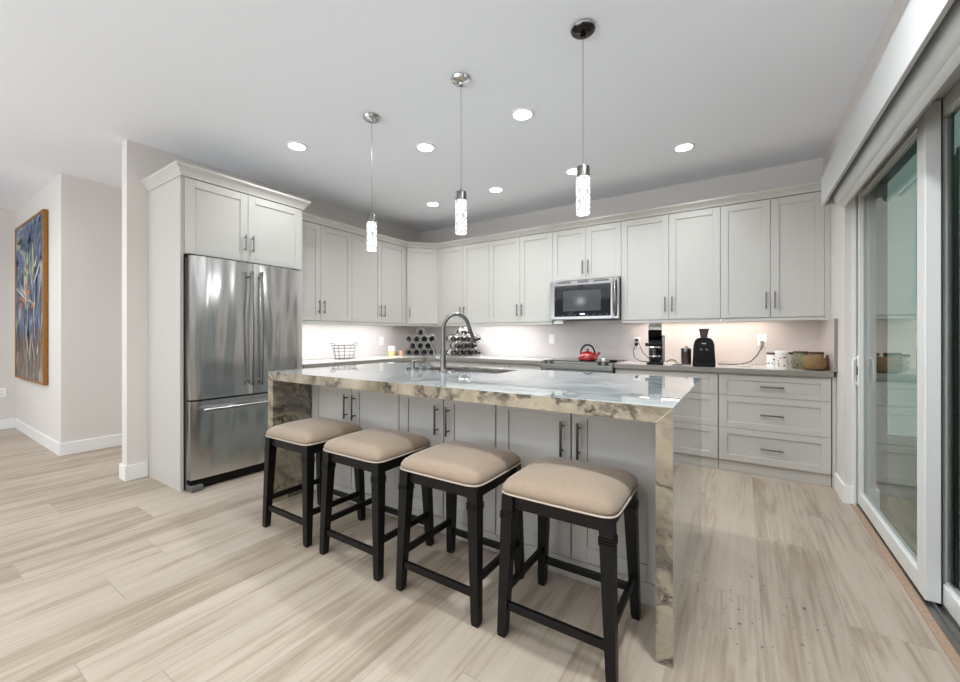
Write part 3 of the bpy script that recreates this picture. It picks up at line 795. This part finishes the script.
# ------------------------------------------------------------------ stools
def make_stool():
    t = thing('counter_stool', '', 'stool', (0, 0, 0), 0, 'backless counter stools at the island')
    # cushion: superellipse footprint, domed with flat edge
    hw, hd = .222, .205; z0 = .582
    b = B(); nu = 40; rows = []
    lev = [(.93, 0.), (.985, .006), (1., .016), (.992, .028), (.955, .042), (.87, .056), (.72, .068), (.5, .076), (.25, .080)]
    for s_, dz in lev:
        ring = []
        for i in range(nu):
            a = 2*PI*i/nu; c, s = math.cos(a), math.sin(a); e = 2/9 if s_ > .9 else 2/(4.0+4.5*s_)
            px = math.copysign(abs(c)**e, c)*hw*s_; py = math.copysign(abs(s)**e, s)*hd*s_
            ring.append(b.bm.verts.new((px, py, z0+dz-(.006*(py/hd)**2 if dz > .02 else 0))))
        rows.append(ring)
    for r0, r1 in zip(rows, rows[1:]):
        for i in range(nu): b.bm.faces.new((r0[i], r0[(i+1) % nu], r1[(i+1) % nu], r1[i]))
    b.bm.faces.new(rows[0][::-1])
    cv = b.bm.verts.new((0, 0, z0+.082))
    for i in range(nu): b.bm.faces.new((rows[-1][i], rows[-1][(i+1) % nu], cv))
    cu = b.build('seat_cushion', 'linen', t, True)
    pts = []
    for i in range(56):
        a = 2*PI*i/56; c, s = math.cos(a), math.sin(a); e = 2/9
        pts.append((math.copysign(abs(c)**e, c)*hw*1.0, math.copysign(abs(s)**e, s)*hd*1.0, z0+.002))
    B().tube(pts, .0038, 6, True).build('piping', 'piping', cu, True)
    # legs splay outwards
    tx, ty, bx, by = .186, .168, .207, .187; zt_ = .572
    for sx in (-1, 1):
        for sy in (-1, 1):
            b = B()
            def at(z): u = 1-z/zt_; return (sx*(tx+(bx-tx)*u), sy*(ty+(by-ty)*u), z)
            b.frustum(at(0), .015, at(.02), .017); b.frustum(at(.02), .017, at(.478), .0235)
            b.frustum(at(.508), .0235, at(zt_), .0235)
            b.frustum(at(.478), .0215, at(.508), .0215)
            for z in (.480, .490, .500): b.frustum(at(z), .0265, at(z+.0065), .0265)
            b.build('leg', 'blackwood', t)
    b = B(); i_ = .024
    for s in (-1, 1):
        b.box(-tx+.02, tx-.02, s*ty-.011, s*ty+.011, .520, .5715, .002)
        b.box(s*tx-.011, s*tx+.011, -ty+.02, ty-.02, .520, .5715, .002)
    b.box(-tx-.022, tx+.022, -ty-.022, ty+.022, .5718, .5815, .002)
    b.build('apron', 'blackwood', t)
    def lx(z): return tx+(bx-tx)*(1-z/zt_)
    def ly(z): return ty+(by-ty)*(1-z/zt_)
    z = .125; B().box(-lx(z)+.01, lx(z)-.01, -ly(z)-.009, -ly(z)+.009, z-.016, z+.016, .002).build('stretcher', 'blackwood', t)
    z = .125; B().box(-lx(z)+.01, lx(z)-.01, ly(z)-.009, ly(z)+.009, z-.016, z+.016, .002).build('stretcher', 'blackwood', t)
    z = .180
    for s in (-1, 1):
        B().box(s*lx(z)-.009, s*lx(z)+.009, -ly(z)+.01, ly(z)-.01, z-.016, z+.016, .002).build('stretcher', 'blackwood', t)
    return t
st = make_stool(); st.scale = (1.035, 1.04, .98); st.location = (-.588, 1.592, 0); st.rotation_euler = (0, 0, .01)
st['label'] = 'black and tan counter stool nearest the sliding door end of the island'
dup(st, (-1.132, 1.576, 0), 0., 'black and tan counter stool second from the sliding door end')
dup(st, (-1.706, 1.570, 0), 0., 'black and tan counter stool second from the refrigerator end')
dup(st, (-2.278, 1.566, 0), 0., 'black and tan counter stool nearest the refrigerator, by the granite panel')

# ------------------------------------------------------------------ pendants
def pendant(x, y, zt_, zb_, label, canmat, r=.036):
    t = thing('pendant_light', label, 'pendant light', (x, y, ZC), 0, 'crystal cylinder pendants over the island')
    B().lathe([(0, -.001), (.062, -.001), (.064, -.006), (.058, -.018), (.035, -.024), (.012, -.027), (.012, -.042), (0, -.042)]).build('canopy', canmat, t, True)
    if canmat != 'chrome': B().ring((0, 0, -.008), (0, 0, 1), .062, .0045, 36, 8).build('canopy_rim', 'chrome', t, True)
    B().cyl((0, 0, -.04), (0, 0, zt_-ZC+.05), .0016, n=8).build('cord', 'nickel', t)
    a = zt_-ZC; c = zb_-ZC
    B().lathe([(0, a+.07), (.006, a+.07), (.008, a+.058), (r*.9, a+.054), (r*.96, a+.045), (r*.96, a), (0, a)]).build('cap', 'nickel', t, True)
    B().lathe([(0, a-.001), (r, a-.001), (r, c+.004), (r-.004, c), (0, c)]).build('crystal_shade', 'crystal', t, True)
    l = bpy.data.lights.new('pendant_lamp', 'POINT'); l.energy = 1.5; l.shadow_soft_size = .034; l.color = (.97, .98, 1)
    o = bpy.data.objects.new('pendant_lamp', l); C.objects.link(o); o.parent = t; o.location = (0, 0, c-.05)
pendant(-2.285, 2.042, 2.029, 1.821, 'crystal cylinder pendant nearest the refrigerator', 'chrome')
pendant(-1.475, 2.045, 2.042, 1.834, 'crystal cylinder pendant hanging in the middle of the three', 'chrome')
pendant(-.697, 2.058, 2.023, 1.830, 'crystal cylinder pendant with dark canopy over the sliding door end of the island', mat('dark_chrome', '#3A3837', .12, 1.))

# ------------------------------------------------------------------ wine racks
PX, PZ = .108, .094
slots = [(r, c) for r, n in ((0, 4), (1, 3), (2, 4), (3, 1)) for c in range(n)]
def slot_xy(r, c):
    n = {0: 4, 1: 3, 2: 4, 3: 1}[r]; return ((c-(n-1)/2)*PX, .054+r*PZ)
def make_rack(label, loc, rz):
    t = thing('wine_rack', label, 'wine rack', loc, rz, 'honeycomb wine racks')
    b = B()
    for r, c in slots:
        x, z = slot_xy(r, c)
        for y in (.05, .20): b.ring((x, y, z), (0, 1, 0), .0508, .0034, 18, 6)
        for k in range(3):
            a = 2*PI*k/3+PI/2
            b.cyl((x+.051*math.cos(a), .05, z+.051*math.sin(a)), (x+.051*math.cos(a), .20, z+.051*math.sin(a)), .0024, n=5)
    b.build('ring_frame', 'chrome', t, True)
    return t
def make_bottle():
    t = thing('wine_bottle', '', 'bottle', (0, 0, 0), 0, 'wine bottles in the racks')
    # axis along local +y (base at y=.28, mouth toward -y)
    mt = Matrix.Rotation(PI/2, 4, 'X')
    B().lathe([(0, -.29), (.030, -.29), (.037, -.283), (.0375, -.12), (.036, -.10), (.028, -.078), (.016, -.06), (.0145, -.05), (.0145, -.04), (0, -.04)], mt=mt, n=20).build('body', 'wine', t, True)
    B().lathe([(.0152, -.06), (.0155, -.012), (.0165, -.010), (.0165, .0), (.0150, .002), (0, .002), ], mt=mt, n=18).build('foil', 'foil', t, True)
    B().lathe([(.0378, -.24), (.0379, -.239), (.0379, -.15), (.0378, -.149)], mt=mt, n=20).build('paper_label', 'label', t, True)
    return t
racks = [((-3.655, 4.135, .9125), PI/4, 'left'), ((-3.04, 4.395, .9125), PI*.36, 'right')]
rown = ['bottom', 'second', 'third', 'top']; coln = ['first', 'second', 'third', 'fourth']
bt = None
for ri, (loc, rz, nm) in enumerate(racks):
    lb = 'silver honeycomb wine rack facing out of the corner left of the faucet' if ri == 0 else 'silver honeycomb wine rack turned sideways behind the faucet'
    make_rack(lb, loc, rz)
    Rm = Matrix.Rotation(rz, 4, 'Z')
    for r, c in slots:
        x, z = slot_xy(r, c)
        p = Vector(loc) + Rm @ Vector((x, .0, z-.007))
        where = ('single bottle on the very top' if r == 3 else '%s bottle from the %s in the %s row' % (coln[c], 'refrigerator side' if ri == 0 else 'corner side', rown[r]))
        lab = 'dark wine %s of the %s rack' % (where, 'corner' if ri == 0 else 'sideways')
        if bt is None:
            bt = make_bottle(); bt.location = p; bt.rotation_euler = (0, 0, rz); bt['label'] = lab
        else: dup(bt, p, rz, lab)

# ------------------------------------------------------------------ left counter items
CT = .9125
t = thing('wire_basket', 'oval dark wire basket on the left counter', 'basket', (-3.99, 3.14, CT), PI/2)
b = B()
def oval(a, c, z, n=28): return [(a*math.cos(2*PI*i/n), c*math.sin(2*PI*i/n), z) for i in range(n)]
for f, z, r in ((.80, .004, .003), (.86, .045, .002), (.92, .09, .002), (.97, .13, .003), (1., .165, .004)): b.tube(oval(.155*f, .11*f, z), r, 6, True)
for i in range(12):
    a = 2*PI*i/12; b.cyl((.155*.80*math.cos(a), .11*.80*math.sin(a), .004), (.155*math.cos(a), .11*math.sin(a), .165), .0022, n=5)
for k in (-2, -1, 0, 1, 2): b.cyl((k*.045, -.08, .004), (k*.045, .08, .004), .002, n=5)
b.build('wire_body', mat('dark_pewter_wire', '#5A5552', .35, .8), t, True)
b = B()
for s in (-1, 1): b.tube([(s*.155, -.04, .16), (s*.17, -.03, .19), (s*.17, .03, .19), (s*.155, .04, .16)], .004, 6)
b.build('handle', 'darknickel', t, True)
t = thing('candle_jar', 'white and amber candle jar on the left counter', 'candle', (-3.97, 3.90, CT), 0)
B().lathe([(0, 0), (.045, 0), (.047, .003), (.047, .075), (0, .075)]).build('jar', 'candle', t, True)
B().lathe([(.0465, .0755), (.0465, .135), (.043, .138), (0, .138)]).build('upper_glass', 'white', t, True)
t = thing('spice_cup', 'small orange cup beside the candle jar', 'cup', (-3.93, 4.035, CT), 0)
B().lathe([(0, 0), (.03, 0), (.036, .07), (.033, .07), (.028, .004), (0, .004)]).build('body', 'orange', t, True)
B().lathe([(0, .05), (.0315, .05), (.0315, .052), (0, .052)]).build('filling', 'white', t, True)

# outlets
def outlet(label, loc, rz, kind='outlet'):
    t = thing('wall_outlet' if kind == 'outlet' else 'light_switch', label, 'outlet' if kind == 'outlet' else 'switch', loc, rz, 'wall outlets and switches')
    B().box(-.036, .036, -.006, -.0005, -.058, .058, .002).build('cover_plate', 'white', t)
    if kind == 'outlet':
        for z in (-.022, .022):
            s = B().box(-.016, .016, -.0085, -.006, z-.014, z+.014, .002).build('socket', 'white', t)
            q = B(); q.box(-.008, -.005, -.0092, -.0084, z-.005, z+.007); q.box(.005, .008, -.0092, -.0084, z-.005, z+.007); q.build('slot', 'black', s)
    else:
        B().box(-.015, .015, -.0095, -.006, -.032, .032, .002).build('rocker', 'white', t)
    return t
ys = YB-.0125
outlet('white wall outlet with two black plugs left of the tall coffee maker', (-.988, ys, 1.121), 0)
outlet('white wall outlet feeding the grey cord right of the black coffee machine', (.161, ys, 1.151), 0)
outlet('white wall outlet on the bright backsplash right of the faucet', (-2.754, ys, 1.119), 0)
outlet('white rocker switch left of the microwave above the counter', (-2.01, ys, 1.15), 0, 'switch')
outlet('white wall outlet above the amber candle on the left backsplash', (XL+.0125, 3.94, 1.117), PI/2)
outlet('white wall outlet low on the far left wall', (XF+.001, .935, .47), PI/2)

# kettle on the cooktop
t = thing('tea_kettle', 'shiny red tea kettle with black handle on the cooktop', 'kettle', (-1.395, 4.27, .923), 0); t.scale = (.88, .88, .95)
B().lathe([(0, 0), (.100, 0), (.116, .012), (.120, .032), (.112, .060), (.088, .084), (.056, .096), (.050, .098), (0, .098)], n=36).build('body', 'red', t, True)
B().lathe([(0, .112), (.012, .111), (.03, .106), (.051, .099), (.051, .095), (0, .095)], n=24).build('lid', 'red', t, True)
B().lathe([(0, .134), (.011, .131), (.013, .124), (.007, .113), (0, .112)], n=16).build('lid_knob', 'blackmatt', t, True)
B().tube([(.095, -.01, .050), (.125, -.015, .072), (.150, -.018, .098)], [.026, .018, .013], 14).build('spout', 'red', t, True)
B().tube([(.088*math.cos(a), 0, .075+.105*math.sin(a)) for a in [PI*k/16 for k in range(17)]], .010, 10).build('handle', 'blackmatt', t, True)
b = B(); 
for x, y in ((.18, -.10), (.215, -.08)): b.lathe([(0, 0), (.014, 0), (.016, .03), (.01, .045), (0, .045)], (x-.0, y, 0), n=14)
t = thing('salt_shaker', 'small white shaker on the cooktop right of the red kettle', 'shaker', (-1.215, 4.23, .923), 0)
b.bm.free()
B().lathe([(0, 0), (.015, 0), (.017, .025), (.011, .038), (0, .038)], n=16).build('body', 'white', t, True)
B().lathe([(.0115, .0385), (.011, .048), (0, .052)], n=16).build('cap', 'nickel', t, True)
t = thing('spoon_rest', 'dark spoon rest on the cooktop right of the kettle', 'spoon rest', (-1.13, 4.30, .923), .3)
B().lathe([(0, .002), (.03, .003), (.042, .012), (.045, .012), (.034, 0), (0, 0)], n=20).build('bowl', 'blackmatt', t, True)
B().box(.04, .10, -.01, .01, .008, .013, .002).build('handle', 'blackmatt', t)

# tall coffee maker
t = thing('coffee_maker', 'tall black and chrome coffee maker next to the two black plugs', 'coffee maker', (-.715, 4.25, CT), .15)
B().box(-.075, .075, -.12, .12, 0, .025, .010).build('base', 'black', t, True)
b = B(); b.box(-.06, .06, .0, .115, .025, .30, .02, 3); b.build('column', 'chrome', t, True)
B().lathe([(0, .03), (.052, .03), (.056, .04), (.056, .15), (.050, .165), (0, .165)], (0, -.055, 0), n=24).build('cup_holder', 'blackglass', t, True)
B().lathe([(.0565, .075), (.058, .077), (.058, .088), (.0565, .09)], (0, -.055, 0), n=24).build('chrome_band', 'chrome', t, True)
b = B(); b.box(-.062, .062, -.105, .09, .175, .215, .014, 3); b.box(-.05, .05, -.09, -.02, .215, .235, .008); b.build('brew_arm', 'black', t, True)
B().prism([(-.092, .335), (.10, .355), (.105, .30), (.035, .255), (.02, .215), (-.03, .215), (-.05, .255), (-.085, .29)], -.060, .060, 'x').build('head', 'black', t, True)
B().prism([(-.092, .338), (-.085, .362), (-.04, .392), (.06, .405), (.10, .392), (.10, .358)], -.054, .054, 'x').build('lid', 'nickel', t, True)
b = B()
for x in (-.0545, .0545): b.box(x-.004, x+.004, -.07, .09, .350, .372, .002)
b.build('lid_band', 'black', t)
B().box(.0605, .086, -.05, .11, .0255, .285, .006).build('water_tank', 'steelflat', t)
b = B(); b.cyl((-.055, -.06, .195), (-.088, -.065, .195), .016, n=14); b.build('lever', 'black', t, True)
# canister
t = thing('coffee_canister', 'small dark canister with silver lid between the coffee machines', 'canister', (-.456, 4.38, CT), 0)
B().lathe([(0, 0), (.044, 0), (.046, .004), (.046, .13), (0, .13)], n=28).build('body', mat('dark_brown_glass', '#3B3330', .15, coat=.5), t, True)
B().lathe([(.0465, .131), (.0465, .155), (.04, .162), (.012, .165), (.012, .18), (0, .182)], n=28).build('lid', 'nickel', t, True)
# black pod machine
t = thing('pod_coffee_machine', 'matte black pod coffee machine with round front badge', 'coffee maker', (-.297, 4.25, CT), .08)
n = 24
def shell(w0, w1, z0, z1, d=.13):
    return [(-w0, z0), (w0, z0), (w1, z1), (-w1, z1)]
b = B()
pr = [(-.090, 0), (.090, 0), (.092, .02), (.082, .20), (.072, .235), (.055, .255), (.034, .262), (-.034, .262), (-.055, .255), (-.072, .235), (-.082, .20), (-.092, .02)]
b.prism(pr, -.11, .13, 'y'); b.build('body', 'black', t, True)
B().box(-.078, .078, -.135, -.1105, .0, .032, .006).build('drip_tray', 'blackmatt', t)
b = B(); b.prism([(-.026, .262), (.026, .262), (.044, .345), (-.040, .345)], -.03, .06, 'y'); b.build('water_hopper', mat('smoked_plastic', '#3A2D2A', .2), t)
B().cyl((0, -.1105, .185), (0, -.122, .185), .056, .052, n=28).build('front_dial', 'black', t, True)
B().box(-.018, .018, -.1236, -.1222, .205, .216, .001).build('badge', 'chrome', t)
b = B()
for x in (-.022, .022): b.cyl((x, -.122, .155), (x, -.127, .155), .011, n=14)
b.build('button', 'greyp', t, True)
# cords
def cord(pts, r, m, label):
    # smooth polyline
    P = [Vector(p) for p in pts]; out = []
    for i in range(len(P)-1):
        p0 = P[max(i-1, 0)]; p1 = P[i]; p2 = P[i+1]; p3 = P[min(i+2, len(P)-1)]
        for k in range(6):
            u = k/6; out.append(.5*((2*p1)+(-p0+p2)*u+(2*p0-5*p1+4*p2-p3)*u*u+(-p0+3*p1-3*p2+p3)*u**3))
    out.append(P[-1])
    o = B().tube(out, r, 8).build('cable', m, None, True); return tag(o, label, 'cord', 'power cords on the right counter')
yp = ys-.0175
b = B()
for z, lb, ps in ((1.143, 'black plug and cord in the upper socket, curving to the tall coffee maker', [(-.97, yp-.01, 1.132), (-.94, yp-.03, 1.06), (-.90, yp-.08, 1.00), (-.82, yp-.15, .94), (-.75, 4.42, .918)]),
              (1.099, 'black plug and cord in the lower socket, hanging down to the counter', [(-1.0, yp-.01, 1.085), (-1.02, yp-.03, 1.02), (-.99, yp-.08, .95), (-.92, yp-.14, .918), (-.80, 4.44, .9175)])):
    t = thing('power_plug', lb, 'plug', (-.988, ys-.009, z), 0, 'black plugs')
    B().box(-.017, .017, -.028, -.0006, -.014, .014, .004).build('plug_body', 'black', t, True)
    ps2 = [(p[0]+.988, p[1]-(ys-.009), p[2]-z) for p in [(-.988, yp-.01, z-.012)]+ps]
    B().tube(ps2, .004, 8).build('cord', 'cord', t, True)
t = thing('power_plug', 'grey plug in the outlet right of the black coffee machine, cord drooping left', 'plug', (.161, ys-.009, 1.129), 0)
B().box(-.015, .015, -.028, -.0006, -.014, .014, .004).build('plug_body', 'greyp', t, True)
ps = [(0, -.02, -.012), (-.01, -.05, -.06), (-.04, -.09, -.12), (-.09, -.13, -.18), (-.16, -.17, -.205), (-.24, -.19, -.212), (-.36, -.18, -.212)]
B().tube(ps, .005, 8).build('cord', 'cord', t, True)
cord([(-.63, 4.36, .93), (-.59, 4.34, .955), (-.54, 4.31, .95), (-.53, 4.27, .925), (-.47, 4.25, .918)], .005, 'cord', 'short looped grey cord beside the tall coffee maker')
t = thing('cord_winder', 'small pale cord bundle lying on the counter before the mugs', 'cord bundle', (.02, 4.40, CT), .2)
B().box(-.05, .05, -.02, .02, 0, .014, .006).build('bundle', 'label', t, True)
t = thing('remote', 'small dark flat object lying in front of the canister', 'tool', (-.52, 4.19, CT), .1)
B().box(-.04, .04, -.012, .012, 0, .01, .004).build('body', 'greyp', t, True)

# mugs and jars at the right
def marks(b, r, z0, z1, n, seed, y0=-1):
    rr = random.Random(seed)
    for i in range(n):
        a = -PI/2+rr.uniform(-1.1, 1.1); z = rr.uniform(z0, z1); h = rr.uniform(.004, .012); w_ = rr.uniform(.05, .16)
        q = [(r*math.cos(a+s*w_), r*math.sin(a+s*w_)) for s in (-1, -.3, .3, 1)]
        for k in range(3):
            v = [b.bm.verts.new((q[k][0], q[k][1], z)), b.bm.verts.new((q[k+1][0], q[k+1][1], z)), b.bm.verts.new((q[k+1][0], q[k+1][1], z+h)), b.bm.verts.new((q[k][0], q[k][1], z+h))]
            b.bm.faces.new(v)
def jar(name, label, cat, loc, r, h, mb, ml, seed, nm=16, lid=True, g='jars at the end of the right counter'):
    t = thing(name, label, cat, loc, 0, g)
    o = B().lathe([(0, 0), (r*.96, 0), (r, .004), (r, h*.95), (r*.97, h), (0, h)], n=30).build('body', mb, t, True)
    if nm:
        b = B(); marks(b, r+.0006, .02, h-.03, nm, seed); b.build('printed_marks', 'blackmatt', o)
    if lid: B().lathe([(0, h+.0005), (r*1.03, h+.0005), (r*1.04, h+.004), (r*1.04, h+.014), (r*.98, h+.018), (0, h+.018)], n=30).build('lid', ml, t, True)
    return t
M['printed'] = mat('speckled_white_ceramic', '#E2DAD0', .3, var=.12, scale=60)
jar('ceramic_jar', 'white printed ceramic jar in front of the mug pair', 'jar', (.278, 4.23, CT), .046, .135, M['printed'], 'white', 3, 9)
jar('ceramic_jar', 'white jar with dark rim mostly behind the printed jar', 'jar', (.220, 4.36, CT), .040, .115, 'white', 'wood', 5, 8)
jar('ceramic_jar', 'dark-patterned jar showing right of the white printed jar', 'jar', (.345, 4.42, CT), .036, .118, 'label', 'wood', 8, 10)
M['greenjar'] = mat('mottled_green_glass', '#7D7A60', .3, var=.7, scale=60)
jar('glass_jar', 'green patterned jar with a wide dark wooden lid', 'jar', (.418, 4.36, CT), .052, .130, 'greenjar', 'wood', 9, 6)
jar('glass_jar', 'green patterned jar with wooden lid nearest the right wall', 'jar', (.528, 4.44, CT), .050, .125, 'greenjar', 'wood', 10, 6)
t = thing('woven_pouch', 'rounded brown woven pot in front of the green jars', 'basket', (.486, 4.215, CT), 0); t.scale = (.92, .92, 1)
m_ = mat('woven_tan', '#7E6340', .8, var=.35, scale=70, bump=.9, bscale=120)
B().lathe([(0, 0), (.058, 0), (.080, .022), (.087, .058), (.080, .096), (.060, .118), (.054, .114), (.062, .09), (0, .08)], n=30).build('body', m_, t, True)
B().ring((0, 0, .012), (0, 0, 1), .068, .007, 30, 8).build('base_band', 'wood', t, True)
t = thing('paper_pouch', 'dark red-brown pointed pouch leaning by the right wall', 'pouch', (.578, 4.345, CT), 0)
b = B(); v0 = [(-.02, -.05, 0), (.018, -.05, 0), (.018, .05, 0), (-.02, .05, 0)]; 
a_ = [b.bm.verts.new(p) for p in v0]; c_ = [b.bm.verts.new((p[0]*.7, p[1]*.75, .05)) for p in v0]; d_ = [b.bm.verts.new((p[0]*.1+.008, p[1]*.5-.01, .125)) for p in v0]
for r0, r1 in ((a_, c_), (c_, d_)):
    for i in range(4): b.bm.faces.new((r0[i], r0[(i+1) % 4], r1[(i+1) % 4], r1[i]))
b.bm.faces.new(a_[::-1]); b.bm.faces.new(d_); b.build('body', mat('red_brown_paper', '#5E2A1C', .6, var=.3, scale=40), t, True)

# ------------------------------------------------------------------ painting in the hall
t = thing('framed_painting', 'tall abstract blue and orange painting in a gilt frame on the hall wall', 'painting', (0, 0, 0))
px0, px1, pz0, pz1 = -7.61, -6.146, .67, 2.53
B().box(px0+.02, px1-.02, 1.018, 1.046, pz0+.02, pz1-.02).build('canvas', 'painting', t)
b = B(); f = .03
b.box(px0, px0+f, .010+1.0, 1.050, pz0, pz1, .006); b.box(px1-f, px1, .010+1.0, 1.050, pz0, pz1, .006); b.box(px0+f, px1-f, .010+1.0, 1.050, pz0, pz0+f, .006); b.box(px0+f, px1-f, .010+1.0, 1.050, pz1-f, pz1, .006)
b.build('frame', 'gold', t)
def stroke(b, x0, z0, x1, z1, w0, w1):
    dx, dz = x1-x0, z1-z0; L = math.hypot(dx, dz); nx, nz = -dz/L, dx/L
    b.prism([(x0+nx*w0, z0+nz*w0), (x1+nx*w1, z1+nz*w1), (x1-nx*w1, z1-nz*w1), (x0-nx*w0, z0-nz*w0)], 1.0145, 1.0178, 'y')
rr = random.Random(21)
M['pblue'] = mat('slate_blue_paint', '#2B3A57', .45, var=.3, scale=30); M['pbrown'] = mat('umber_paint', '#4A352C', .45, var=.3, scale=30); M['pred'] = mat('brick_paint', '#7A3A33', .45, var=.3, scale=30)
def strokes(m_, n, xr, zr, ln, wd, ang, layer):
    b = B()
    for i in range(n):
        x = rr.uniform(*xr); z = rr.uniform(*zr); L = rr.uniform(*ln); a = rr.gauss(ang[0], ang[1]); w = rr.uniform(*wd)
        x1, z1 = x+L*math.cos(a), z+L*math.sin(a)
        x1 = min(max(x1, px0+.05), px1-.05); z1 = min(max(z1, pz0+.05), pz1-.05)
        if math.hypot(x1-x, z1-z) < .03: continue
        dx, dz = x1-x, z1-z; q = math.hypot(dx, dz); nx, nz = -dz/q*w, dx/q*w; y = 1.0175-layer*.0006
        b.prism([(x+nx*.5, z+nz*.5), (x+dx*.5+nx, z+dz*.5+nz), (x1+nx*.3, z1+nz*.3), (x1-nx*.3, z1-nz*.3), (x+dx*.5-nx, z+dz*.5-nz), (x-nx*.5, z-nz*.5)], y, y+.0004, 'y')
    b.build('brush_pattern', m_, t)
XR_ = (px0+.06, px1-.06)
strokes('pblue', 46, XR_, (1.75, 2.45), (.08, .3), (.015, .05), (.9, .7), 1)
strokes('pgreen', 12, XR_, (1.2, 2.3), (.08, .2), (.012, .03), (1.2, .6), 2)
strokes('pbrown', 40, XR_, (.75, 1.65), (.15, .5), (.008, .03), (1.57, .15), 1)
strokes('pblack', 16, XR_, (.72, 1.6), (.1, .5), (.005, .016), (1.5, .2), 3)
strokes('pred', 10, (px0+.5, px1-.06), (.9, 1.5), (.06, .2), (.01, .02), (1.5, .3), 2)
strokes('pyellow', 11, (px0+.55, px1-.35), (1.68, 2.0), (.12, .3), (.012, .03), (1.45, .25), 4)
strokes('pwhite', 16, (px0+.5, px1-.1), (.75, 1.8), (.1, .4), (.006, .02), (1.3, .4), 4)
strokes('porange', 9, (px0+.1, px1-.5), (1.5, 1.72), (.1, .25), (.02, .04), (.2, .3), 3)
strokes('pwhite', 3, (px0+.06, px0+.3), (1.76, 1.82), (.6, .9), (.008, .014), (-.32, .08), 5)
